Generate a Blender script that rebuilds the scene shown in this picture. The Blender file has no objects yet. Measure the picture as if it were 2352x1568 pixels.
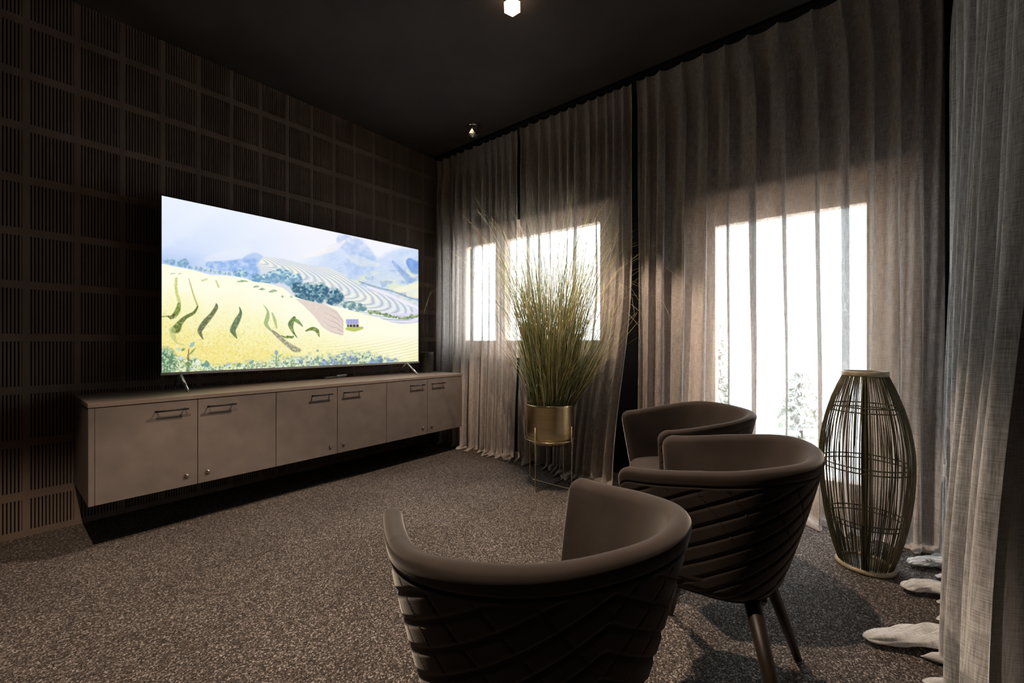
import bpy, bmesh, math, random
import numpy as np
from mathutils import Vector, Matrix

random.seed(7)
RNG = np.random.RandomState(11)
scene = bpy.context.scene
COL = scene.collection
PI = math.pi

# ------------------------------------------------------------------ helpers
def srgb(r, g, b):
    def f(c):
        c = c / 255.0
        return c / 12.92 if c <= 0.04045 else ((c + 0.055) / 1.055) ** 2.4
    return (f(r), f(g), f(b), 1.0)

def smooth(x):
    x = max(0.0, min(1.0, x))
    return x * x * (3 - 2 * x)

def link(name, me, mat=None, parent=None, shade=True):
    o = bpy.data.objects.new(name, me)
    COL.objects.link(o)
    if mat is not None and not me.materials:
        me.materials.append(mat)
    if shade:
        me.polygons.foreach_set('use_smooth', [True] * len(me.polygons))
    if parent is not None:
        o.parent = parent
    return o

def obj(name, bm, mat=None, parent=None, shade=True, flat=False):
    me = bpy.data.meshes.new(name)
    bm.to_mesh(me)
    bm.free()
    return link(name, me, mat, parent, shade and not flat)

def mesh_np(name, verts, faces, mat=None, parent=None, shade=True):
    me = bpy.data.meshes.new(name)
    me.from_pydata([tuple(v) for v in verts], [], faces)
    me.update()
    return link(name, me, mat, parent, shade)

def empty(name, loc=(0, 0, 0), rz=0.0):
    o = bpy.data.objects.new(name, None)
    o.empty_display_size = 0.1
    COL.objects.link(o)
    o.location = loc
    o.rotation_euler = (0, 0, rz)
    return o

def tag(o, label=None, cat=None, group=None, kind=None):
    if label: o['label'] = label
    if cat: o['category'] = cat
    if group: o['group'] = group
    if kind: o['kind'] = kind
    return o

def box(bm, x0, x1, y0, y1, z0, z1, bev=0.0, seg=2):
    m = Matrix.Translation(((x0 + x1) / 2, (y0 + y1) / 2, (z0 + z1) / 2)) @ Matrix.Diagonal((x1 - x0, y1 - y0, z1 - z0, 1))
    r = bmesh.ops.create_cube(bm, size=1.0, matrix=m)
    if bev > 0:
        es = list({e for v in r['verts'] for e in v.link_edges})
        bmesh.ops.bevel(bm, geom=es, offset=bev, segments=seg, profile=0.5, affect='EDGES')

def boxes_mesh(name, bl, mat, parent=None):
    """many plain boxes fast: bl = [(x0,x1,y0,y1,z0,z1)]"""
    V, F = [], []
    for (x0, x1, y0, y1, z0, z1) in bl:
        b = len(V)
        V += [(x0, y0, z0), (x1, y0, z0), (x1, y1, z0), (x0, y1, z0), (x0, y0, z1), (x1, y0, z1), (x1, y1, z1), (x0, y1, z1)]
        F += [(b, b+3, b+2, b+1), (b+4, b+5, b+6, b+7), (b, b+1, b+5, b+4), (b+1, b+2, b+6, b+5), (b+2, b+3, b+7, b+6), (b+3, b, b+4, b+7)]
    return mesh_np(name, V, F, mat, parent, shade=False)

def tube(bm, pts, rad, seg=8, closed=False, caps=True):
    pts = [Vector(p) for p in pts]
    n = len(pts)
    rings = []
    up = Vector((0, 0, 1))
    prev = None
    for i, p in enumerate(pts):
        if closed:
            t = (pts[(i + 1) % n] - pts[i - 1])
        else:
            t = pts[min(i + 1, n - 1)] - pts[max(i - 1, 0)]
        t.normalize()
        if prev is None:
            a = up if abs(t.dot(up)) < 0.9 else Vector((1, 0, 0))
            nrm = (a - t * a.dot(t)).normalized()
        else:
            nrm = (prev - t * prev.dot(t)).normalized()
        prev = nrm
        bn = t.cross(nrm)
        r = rad[i] if isinstance(rad, (list, tuple)) else rad
        rings.append([bm.verts.new(p + (nrm * math.cos(2 * PI * k / seg) + bn * math.sin(2 * PI * k / seg)) * r) for k in range(seg)])
    m = n if closed else n - 1
    for i in range(m):
        a, b = rings[i], rings[(i + 1) % n]
        for k in range(seg):
            bm.faces.new((a[k], a[(k + 1) % seg], b[(k + 1) % seg], b[k]))
    if caps and not closed:
        bm.faces.new(list(reversed(rings[0])))
        bm.faces.new(rings[-1])

def lathe(bm, prof, seg=48, center=(0, 0)):
    rings = []
    for (r, z) in prof:
        rings.append([bm.verts.new((center[0] + r * math.cos(2 * PI * k / seg), center[1] + r * math.sin(2 * PI * k / seg), z)) for k in range(seg)])
    for i in range(len(rings) - 1):
        a, b = rings[i], rings[i + 1]
        for k in range(seg):
            bm.faces.new((a[k], a[(k + 1) % seg], b[(k + 1) % seg], b[k]))
    return rings

def ring_pts(r, z, n=40, c=(0, 0)):
    return [(c[0] + r * math.cos(2 * PI * k / n), c[1] + r * math.sin(2 * PI * k / n), z) for k in range(n)]

# ------------------------------------------------------------------ materials
class NT:
    def __init__(self, name):
        self.m = bpy.data.materials.new(name)
        self.m.use_nodes = True
        self.t = self.m.node_tree
        self.t.nodes.clear()
        self.out = self.t.nodes.new('ShaderNodeOutputMaterial')
    def n(self, typ, **kw):
        nd = self.t.nodes.new(typ)
        for k, v in kw.items():
            if k.startswith('i_'):
                key = k[2:].replace('_', ' ')
                nd.inputs[key].default_value = v
            else:
                setattr(nd, k, v)
        return nd
    def l(self, a, b):
        self.t.links.new(a, b)
    def ramp(self, fac, stops):
        r = self.t.nodes.new('ShaderNodeValToRGB')
        els = r.color_ramp.elements
        while len(els) < len(stops):
            els.new(0.5)
        for e, (p, c) in zip(els, stops):
            e.position = p
            e.color = c if len(c) == 4 else (*c, 1)
        self.l(fac, r.inputs[0])
        return r.outputs[0]
    def math(self, op, a, b=None, clamp=False):
        m = self.t.nodes.new('ShaderNodeMath')
        m.operation = op
        m.use_clamp = clamp
        for i, v in enumerate((a, b)):
            if v is None: continue
            if isinstance(v, (int, float)):
                m.inputs[i].default_value = v
            else:
                self.l(v, m.inputs[i])
        return m.outputs[0]

def principled(name, col, rough=0.6, metal=0.0, spec=0.5, noise=None, bump=None, sheen=0.0, coat=0.0):
    t = NT(name)
    p = t.n('ShaderNodeBsdfPrincipled')
    p.inputs['Base Color'].default_value = col
    p.inputs['Roughness'].default_value = rough
    p.inputs['Metallic'].default_value = metal
    p.inputs['Specular IOR Level'].default_value = spec
    if sheen:
        p.inputs['Sheen Weight'].default_value = sheen
        p.inputs['Sheen Roughness'].default_value = 0.35
        p.inputs['Sheen Tint'].default_value = (0.9, 0.85, 0.8, 1)
    if coat:
        p.inputs['Coat Weight'].default_value = coat
    tc = t.n('ShaderNodeTexCoord')
    if noise:
        sc, amt, stretch = noise
        mp = t.n('ShaderNodeMapping')
        mp.inputs['Scale'].default_value = stretch
        t.l(tc.outputs['Object'], mp.inputs[0])
        nz = t.n('ShaderNodeTexNoise')
        nz.inputs['Scale'].default_value = sc
        nz.inputs['Detail'].default_value = 6
        t.l(mp.outputs[0], nz.inputs[0])
        lo = tuple(c * (1 - amt) for c in col[:3]) + (1,)
        hi = tuple(min(1, c * (1 + amt)) for c in col[:3]) + (1,)
        t.l(t.ramp(nz.outputs[0], [(0.3, lo), (0.7, hi)]), p.inputs['Base Color'])
    if bump:
        sc, st, dist = bump
        nb = t.n('ShaderNodeTexNoise')
        nb.inputs['Scale'].default_value = sc
        nb.inputs['Detail'].default_value = 4
        t.l(tc.outputs['Object'], nb.inputs[0])
        b = t.n('ShaderNodeBump')
        b.inputs['Strength'].default_value = st
        b.inputs['Distance'].default_value = dist
        t.l(nb.outputs[0], b.inputs['Height'])
        t.l(b.outputs[0], p.inputs['Normal'])
    t.l(p.outputs[0], t.out.inputs[0])
    return t.m

def carpet_material():
    t = NT('speckled_carpet')
    tc = t.n('ShaderNodeTexCoord')
    v = t.n('ShaderNodeTexVoronoi')
    v.inputs['Scale'].default_value = 250
    t.l(tc.outputs['Object'], v.inputs[0])
    sep = t.n('ShaderNodeSeparateColor')
    t.l(v.outputs['Color'], sep.inputs[0])
    v2 = t.n('ShaderNodeTexVoronoi')
    v2.inputs['Scale'].default_value = 500
    t.l(tc.outputs['Object'], v2.inputs[0])
    sep2 = t.n('ShaderNodeSeparateColor')
    t.l(v2.outputs['Color'], sep2.inputs[0])
    c1 = t.ramp(sep.outputs[0], [(0.0, (0.010, 0.009, 0.009)), (0.38, (0.045, 0.037, 0.033)), (0.62, (0.16, 0.13, 0.115)), (0.84, (0.36, 0.32, 0.295)), (1.0, (0.95, 0.90, 0.86))])
    c2 = t.ramp(sep2.outputs[1], [(0.0, (0.012, 0.011, 0.010)), (0.5, (0.10, 0.085, 0.075)), (0.85, (0.30, 0.27, 0.245)), (1.0, (0.62, 0.58, 0.54))])
    mx = t.n('ShaderNodeMix', data_type='RGBA')
    mx.inputs[0].default_value = 0.34
    t.l(c1, mx.inputs[6]); t.l(c2, mx.inputs[7])
    nz = t.n('ShaderNodeTexNoise'); nz.inputs['Scale'].default_value = 2.2; nz.inputs['Detail'].default_value = 5
    t.l(tc.outputs['Object'], nz.inputs[0])
    wear = t.ramp(nz.outputs[0], [(0.3, (0.46, 0.43, 0.41)), (0.7, (0.62, 0.59, 0.565))])
    ml = t.n('ShaderNodeMix', data_type='RGBA', blend_type='MULTIPLY')
    ml.inputs[0].default_value = 1.0
    t.l(mx.outputs[2], ml.inputs[6]); t.l(wear, ml.inputs[7])
    p = t.n('ShaderNodeBsdfPrincipled')
    p.inputs['Roughness'].default_value = 0.9
    p.inputs['Specular IOR Level'].default_value = 0.15
    t.l(ml.outputs[2], p.inputs['Base Color'])
    b = t.n('ShaderNodeBump'); b.inputs['Strength'].default_value = 0.6; b.inputs['Distance'].default_value = 0.004
    t.l(sep.outputs[1], b.inputs['Height']); t.l(b.outputs[0], p.inputs['Normal'])
    t.l(p.outputs[0], t.out.inputs[0])
    return t.m

def curtain_material(name, refl, trans, open_lo, open_hi, c0=1.25, c1=0.7):
    t = NT(name)
    uv = t.n('ShaderNodeUVMap')
    def streak(su, sv, det=3, seedoff=0.0):
        mp = t.n('ShaderNodeMapping')
        mp.inputs['Scale'].default_value = (su, sv, 1)
        mp.inputs['Location'].default_value = (seedoff, seedoff, 0)
        t.l(uv.outputs[0], mp.inputs[0])
        nz = t.n('ShaderNodeTexNoise')
        nz.inputs['Scale'].default_value = 1.0
        nz.inputs['Detail'].default_value = det
        nz.inputs['Roughness'].default_value = 0.6
        t.l(mp.outputs[0], nz.inputs[0])
        return nz.outputs[0]
    h = streak(26, 420)
    v = streak(400, 18, seedoff=3.3)
    w = t.math('ADD', h, v)                       # 0..2 around 1
    w = t.math('SUBTRACT', w, 0.72)
    w = t.math('MULTIPLY', w, 1.8, clamp=True)    # 0..1
    # colour
    d = t.n('ShaderNodeBsdfDiffuse')
    t.l(t.ramp(w, [(0.0, tuple(min(0.92, c * c0) for c in refl)), (1.0, tuple(c * c1 for c in refl))]), d.inputs[0])
    tr = t.n('ShaderNodeBsdfTranslucent')
    tr.inputs[0].default_value = (*trans, 1)
    md = t.n('ShaderNodeMixShader'); md.inputs[0].default_value = 0.006
    t.l(d.outputs[0], md.inputs[1]); t.l(tr.outputs[0], md.inputs[2])
    tp = t.n('ShaderNodeBsdfTransparent')
    mr = t.n('ShaderNodeMapRange')
    mr.inputs['To Min'].default_value = open_lo
    mr.inputs['To Max'].default_value = open_hi
    t.l(w, mr.inputs[0])
    mx = t.n('ShaderNodeMixShader')
    t.l(mr.outputs[0], mx.inputs[0])
    t.l(md.outputs[0], mx.inputs[1]); t.l(tp.outputs[0], mx.inputs[2])
    t.l(mx.outputs[0], t.out.inputs[0])
    return t.m

def glass_material():
    t = NT('window_glass')
    tp = t.n('ShaderNodeBsdfTransparent'); tp.inputs[0].default_value = (0.97, 0.985, 0.98, 1)
    gl = t.n('ShaderNodeBsdfGlossy'); gl.inputs['Roughness'].default_value = 0.02
    lw = t.n('ShaderNodeLayerWeight'); lw.inputs[0].default_value = 0.5
    fr = t.math('ADD', t.math('MULTIPLY', t.math('POWER', lw.outputs['Facing'], 5.0), 0.6), 0.035)
    mx = t.n('ShaderNodeMixShader')
    t.l(fr, mx.inputs[0]); t.l(tp.outputs[0], mx.inputs[1]); t.l(gl.outputs[0], mx.inputs[2])
    t.l(mx.outputs[0], t.out.inputs[0])
    return t.m

def emission(name, col, s):
    t = NT(name)
    e = t.n('ShaderNodeEmission'); e.inputs[0].default_value = col; e.inputs[1].default_value = s
    t.l(e.outputs[0], t.out.inputs[0])
    return t.m

def screen_material():
    t = NT('screen_picture')
    a = t.n('ShaderNodeAttribute', attribute_name='picture')
    e = t.n('ShaderNodeEmission'); e.inputs[1].default_value = 1.0
    t.l(a.outputs['Color'], e.inputs[0])
    t.l(e.outputs[0], t.out.inputs[0])
    return t.m

def grass_material(name):
    t = NT(name)
    a = t.n('ShaderNodeAttribute', attribute_name='tint')
    p = t.n('ShaderNodeBsdfPrincipled'); p.inputs['Roughness'].default_value = 0.5
    p.inputs['Specular IOR Level'].default_value = 0.3
    t.l(a.outputs['Color'], p.inputs['Base Color'])
    tr = t.n('ShaderNodeBsdfTranslucent'); t.l(a.outputs['Color'], tr.inputs[0])
    mx = t.n('ShaderNodeMixShader'); mx.inputs[0].default_value = 0.25
    t.l(p.outputs[0], mx.inputs[1]); t.l(tr.outputs[0], mx.inputs[2])
    t.l(mx.outputs[0], t.out.inputs[0])
    return t.m

def brass_material():
    t = NT('brushed_brass')
    tc = t.n('ShaderNodeTexCoord')
    mp = t.n('ShaderNodeMapping'); mp.inputs['Scale'].default_value = (3, 3, 260)
    t.l(tc.outputs['Object'], mp.inputs[0])
    nz = t.n('ShaderNodeTexNoise'); nz.inputs['Scale'].default_value = 1.5; nz.inputs['Detail'].default_value = 3
    t.l(mp.outputs[0], nz.inputs[0])
    p = t.n('ShaderNodeBsdfPrincipled')
    p.inputs['Metallic'].default_value = 1.0
    p.inputs['Roughness'].default_value = 0.26
    t.l(t.ramp(nz.outputs[0], [(0.3, (0.50, 0.40, 0.23)), (0.7, (0.66, 0.55, 0.34))]), p.inputs['Base Color'])
    b = t.n('ShaderNodeBump'); b.inputs['Strength'].default_value = 0.08; b.inputs['Distance'].default_value = 0.001
    t.l(nz.outputs[0], b.inputs['Height']); t.l(b.outputs[0], p.inputs['Normal'])
    t.l(p.outputs[0], t.out.inputs[0])
    return t.m

M = {}
M['carpet'] = carpet_material()
M['ceiling'] = principled('ceiling_paint', (0.048, 0.040, 0.036, 1), 0.9, spec=0.2, noise=(3, 0.15, (1, 1, 1)))
M['dark_wall'] = principled('dark_wall_paint', (0.007, 0.0065, 0.006, 1), 0.85, spec=0.2, noise=(4, 0.15, (1, 1, 1)))
M['panel'] = principled('acoustic_panel', (0.185, 0.135, 0.105, 1), 0.75, spec=0.25, noise=(6, 0.15, (1, 1, 0.3)))
M['panel_back'] = principled('acoustic_felt', (0.006, 0.005, 0.005, 1), 0.95, spec=0.1, noise=(40, 0.2, (1, 1, 1)))
M['laminate'] = principled('taupe_laminate', (0.160, 0.130, 0.112, 1), 0.55, spec=0.35, noise=(9, 0.13, (1, 1, 1)), bump=(120, 0.05, 0.002))
M['laminate_top'] = principled('taupe_worktop', (0.21, 0.165, 0.135, 1), 0.42, spec=0.45, noise=(14, 0.10, (1, 1, 1)))
M['black_metal'] = principled('black_metal', (0.018, 0.016, 0.015, 1), 0.4, metal=0.6, noise=(30, 0.1, (1, 1, 1)))
M['chrome'] = principled('polished_metal', (0.62, 0.58, 0.54, 1), 0.18, metal=1.0, noise=(30, 0.05, (1, 1, 1)))
M['silver'] = principled('satin_aluminium', (0.62, 0.60, 0.60, 1), 0.32, metal=0.9, noise=(60, 0.05, (1, 1, 1)))
M['tv_back'] = principled('tv_housing', (0.02, 0.02, 0.022, 1), 0.5, noise=(30, 0.1, (1, 1, 1)))
M['velvet'] = principled('taupe_velvet', (0.040, 0.030, 0.025, 1), 0.85, spec=0.2, noise=(9, 0.22, (1, 1, 1)), sheen=0.45, bump=(420, 0.12, 0.001))
M['leg_wood'] = principled('dark_stained_wood', (0.024, 0.015, 0.010, 1), 0.45, noise=(14, 0.25, (6, 6, 0.6)))
M['underside'] = principled('black_lining', (0.012, 0.011, 0.010, 1), 0.9, noise=(60, 0.1, (1, 1, 1)))
M['brass'] = brass_material()
M['soil'] = principled('dark_soil', (0.03, 0.02, 0.013, 1), 0.95, noise=(60, 0.5, (1, 1, 1)), bump=(90, 0.6, 0.01))
M['grass'] = grass_material('grass_blade')
M['rattan'] = principled('olive_rattan', (0.070, 0.060, 0.026, 1), 0.5, noise=(30, 0.35, (1, 1, 0.15)))
M['rattan_rim'] = principled('pale_rattan_rim', (0.30, 0.24, 0.15, 1), 0.4, noise=(40, 0.25, (1, 1, 1)))
M['linen'] = curtain_material('grey_taupe_linen', (0.50, 0.44, 0.40), (0.80, 0.77, 0.74), 0.10, 0.40)
M['linen_right'] = curtain_material('grey_linen', (0.72, 0.69, 0.66), (0.48, 0.45, 0.42), 0.01, 0.06, 1.4, 0.5)
M['frame_wood'] = principled('light_frame_wood', (0.62, 0.46, 0.34, 1), 0.55, noise=(6, 0.2, (6, 6, 0.6)))
M['glass'] = glass_material()
M['screen'] = screen_material()
M['render_wall'] = principled('outside_render', (0.75, 0.74, 0.72, 1), 0.9, noise=(5, 0.06, (1, 1, 1)))
M['terrace'] = principled('terrace_stone', (0.62, 0.61, 0.60, 1), 0.8, noise=(3, 0.1, (1, 1, 1)))
M['leaf'] = principled('hazed_leaf', (0.68, 0.70, 0.66, 1), 0.6, noise=(12, 0.3, (1, 1, 1)))  # leaf colour paled to imitate the bright haze outside
M['board'] = principled('pale_board', (0.70, 0.66, 0.60, 1), 0.7, noise=(3, 0.1, (1, 1, 12)))
M['container'] = principled('dark_perforated_metal', (0.13, 0.12, 0.11, 1), 0.35, metal=0.5, noise=(30, 0.15, (1, 1, 1)))
M['inside'] = principled('black_inside', (0.006, 0.006, 0.006, 1), 0.9, noise=(30, 0.1, (1, 1, 1)))
M['white_plastic'] = principled('white_plastic', (0.75, 0.72, 0.68, 1), 0.35, noise=(30, 0.03, (1, 1, 1)))
M['bulb'] = emission('lit_crystal', (1.0, 0.70, 0.42, 1), 8.0)
M['crystal'] = principled('clear_crystal', (0.75, 0.75, 0.75, 1), 0.08, metal=0.8, noise=(80, 0.4, (1, 1, 1)))
M['switch'] = principled('dark_socket', (0.04, 0.04, 0.04, 1), 0.4, noise=(30, 0.1, (1, 1, 1)))

# ------------------------------------------------------------------ setting
ZC = 2.85
YW = 3.30
XW = 3.00
YR = -0.52      # wall behind the right-hand curtain
XL = -1.7
YB = -1.9

def structure(name, bl, mat, label):
    o = boxes_mesh(name, bl, mat)
    tag(o, label, kind='structure')
    return o

structure('floor', [(XL, XW + 0.02, YB, YW + 0.02, -0.08, 0.0)], M['carpet'], 'speckled salt and pepper carpet floor')
structure('ceiling', [(XL, XW + 0.2, YB, YW + 0.2, ZC, ZC + 0.1)], M['ceiling'], 'dark painted ceiling')

# wall behind the television: full height slats between slots + flush cross bars
bl = [(XL, XW + 0.2, YW + 0.014, YW + 0.12, 0, ZC)]
wall = boxes_mesh('wall_back', bl, M['panel_back'])
wall.data.materials.append(M['panel'])
sl = []
P, x_first, blockw = 0.1835, 0.1265, 0.154
k = -10
while True:
    xs = x_first + k * P
    if xs > XW: break
    nsl = 12
    pitch = blockw / nsl
    # solid strip before the block
    sl.append((max(xs - (P - blockw) + 0.002, XL), xs + 0.0, YW, YW + 0.0135, 0.0, ZC))
    for j in range(nsl):
        a = xs + j * pitch + 0.0050
        sl.append((a, a + pitch - 0.0050, YW, YW + 0.0135, 0.0, ZC))
    k += 1
for r in range(-4, 8):
    zc = 1.02 + 0.27 * r
    z0, z1 = max(0.0, zc - 0.020), min(ZC, zc + 0.020)
    if z1 > z0:
        sl.append((XL, XW, YW + 0.0006, YW + 0.0132, z0, z1))
sl.append((XL, XW, YW + 0.0006, YW + 0.0132, 0.0, 0.03))
sl = [b for b in sl if b[1] > XL]
ms = boxes_mesh('slat_skin', sl, M['panel'])
bm = bmesh.new()
bm.from_mesh(wall.data)
n0 = len(bm.faces)
bm.from_mesh(ms.data)
bm.faces.ensure_lookup_table()
for i, f in enumerate(bm.faces):
    f.material_index = 0 if i < n0 else 1
bm.to_mesh(wall.data); bm.free()
_m = ms.data
bpy.data.objects.remove(ms); bpy.data.meshes.remove(_m)
tag(wall, 'dark brown acoustic wall panel with blocks of vertical slots', kind='structure')

# window wall with two openings
W1 = (1.38, 3.20, 0.85, 2.10)
W2 = (-0.27, 0.92, 0.0, 1.97)
t0, t1 = XW, XW + 0.28
wl = [
    (t0, t1, YR - 0.1, W2[0], 0, ZC),
    (t0, t1, W2[0], W2[1], W2[3], ZC),
    (t0, t1, W2[1], W1[0], 0, ZC),
    (t0, t1, W1[0], W1[1], 0, W1[2]),
    (t0, t1, W1[0], W1[1], W1[3], ZC),
    (t0, t1, W1[1], YW + 0.014, 0, ZC)]
structure('wall_right', wl, M['dark_wall'], 'dark wall behind the linen curtains')
structure('wall_front', [(0.3, XW, YR - 0.1, YR, 0, ZC)], M['dark_wall'], 'dark wall behind the nearest curtain')
structure('wall_rear', [(XL, XW, YB - 0.1, YB, 0, ZC)], M['dark_wall'], 'dark wall behind the camera')
structure('wall_left', [(XL - 0.1, XL, YB, YW + 0.1, 0, ZC)], M['dark_wall'], 'dark wall at the left end of the room')

def window(name, y0, y1, z0, z1, fw, mull, label):
    root = empty(name, (XW + 0.02, (y0 + y1) / 2, z0))
    tag(root, label, kind='structure')
    def add(nm, bl, mat):
        o = boxes_mesh(nm, [(a - root.location.x, b - root.location.x, c - root.location.y, d - root.location.y, e - root.location.z, f - root.location.z) for (a, b, c, d, e, f) in bl], mat, root)
        return o
    e = 0.002
    o1 = 0.06
    add('window_frame', [(XW - 0.012, XW + 0.08, y0 + e, y0 + o1, z0 + e, z1 - e), (XW - 0.012, XW + 0.08, y1 - o1, y1 - e, z0 + e, z1 - e),
                         (XW - 0.012, XW + 0.08, y0 + o1, y1 - o1, z1 - o1, z1 - e), (XW - 0.012, XW + 0.08, y0 + o1, y1 - o1, z0 + e, z0 + o1)], M['frame_wood'])
    segs = []
    ys = [y0 + o1]
    for (c, w) in mull:
        ys += [c - 0.0, c + 0.0]
    ys += [y1 - o1]
    for i in range(0, len(ys), 2):
        segs.append((ys[i] + 0.003, ys[i + 1] - 0.003))
    for (a, b) in segs:
        s = fw - o1
        x0, x1 = XW + 0.002, XW + 0.075
        sa = s if a == segs[0][0] else s * 0.55
        sb = s if b == segs[-1][1] else s * 0.55
        zi0, zi1 = z0 + o1 + 0.001, z1 - o1 - 0.001
        add('window_sash', [(x0, x1, a, a + sa, zi0, zi1), (x0, x1, b - sb, b, zi0, zi1),
                            (x0 + 0.001, x1 - 0.001, a + sa, b - sb, z1 - fw, zi1), (x0 + 0.001, x1 - 0.001, a + sa, b - sb, zi0, z0 + fw)], M['frame_wood'])
        add('window_pane', [(XW + 0.035, XW + 0.041, a + 0.03, b - 0.03, z0 + fw - 0.02, z1 - fw + 0.02)], M['glass'])
    return root

window('window_1', *W1, 0.16, [(2.57, 0.12)], 'two-sash wooden window behind the ornamental grass')
window('window_2', *W2, 0.21, [], 'floor-length wooden glazed door behind the sheer curtain')

# ------------------------------------------------------------------ outside
structure('terrace', [(XW + 0.28, 14, -8, 12, -0.16, -0.06)], M['terrace'], 'pale terrace outside the windows')
g = bpy.data.objects['terrace']; g.name = 'ground_outside'
bb = []
for i in range(14):
    bb.append((8.0, 8.03, 0.2, 6.5, 1.45 + i * 0.15, 1.45 + i * 0.15 + 0.147))
bb.append((8.03, 8.2, 0.2, 6.5, -0.06, 3.6))
o = boxes_mesh('garden_building', bb, M['board'])
tag(o, 'pale boarded outbuilding blown out white beyond the glazed door', 'building')
bb = [(6.0, 6.25, -1.6, 2.0, -0.06, 0.52), (5.97, 6.28, -1.63, 2.03, 0.52, 0.57)]
o = boxes_mesh('garden_wall', bb, M['render_wall'])
tag(o, 'low pale garden wall seen through the sheer curtain', 'wall')

def shrub(x, y, h, r, n, label):
    root = empty('garden_shrub', (x, y, -0.06))
    tag(root, label, 'shrub')
    V, F = [], []
    for i in range(n):
        z = random.random() ** 0.8
        rr = r * (1 - z * 0.75) * math.sqrt(random.random())
        a = random.random() * 2 * PI
        c = Vector((rr * math.cos(a), rr * math.sin(a), 0.08 + z * h))
        d = Vector((random.gauss(0, 1), random.gauss(0, 1), random.gauss(0, 1))).normalized()
        e = d.cross(Vector((random.gauss(0, 1), random.gauss(0, 1), random.gauss(0, 1)))).normalized()
        s = 0.05
        b = len(V)
        V += [c - d * s, c + e * s * 0.5, c + d * s, c - e * s * 0.5]
        F.append((b, b + 1, b + 2, b + 3))
    mesh_np('foliage', V, F, M['leaf'], root, shade=False)
    bm = bmesh.new(); tube(bm, [(0, 0, 0), (0.01, 0, h * 0.8)], [0.025, 0.008], 7); obj('stem', bm, M['leg_wood'], root)
shrub(5.2, 1.22, 1.25, 0.20, 1500, 'slim haze-paled shrub faintly seen through the sheer curtain')
shrub(5.6, 0.45, 0.62, 0.28, 1500, 'rounded low shrub beside the garden wall outside')

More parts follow.
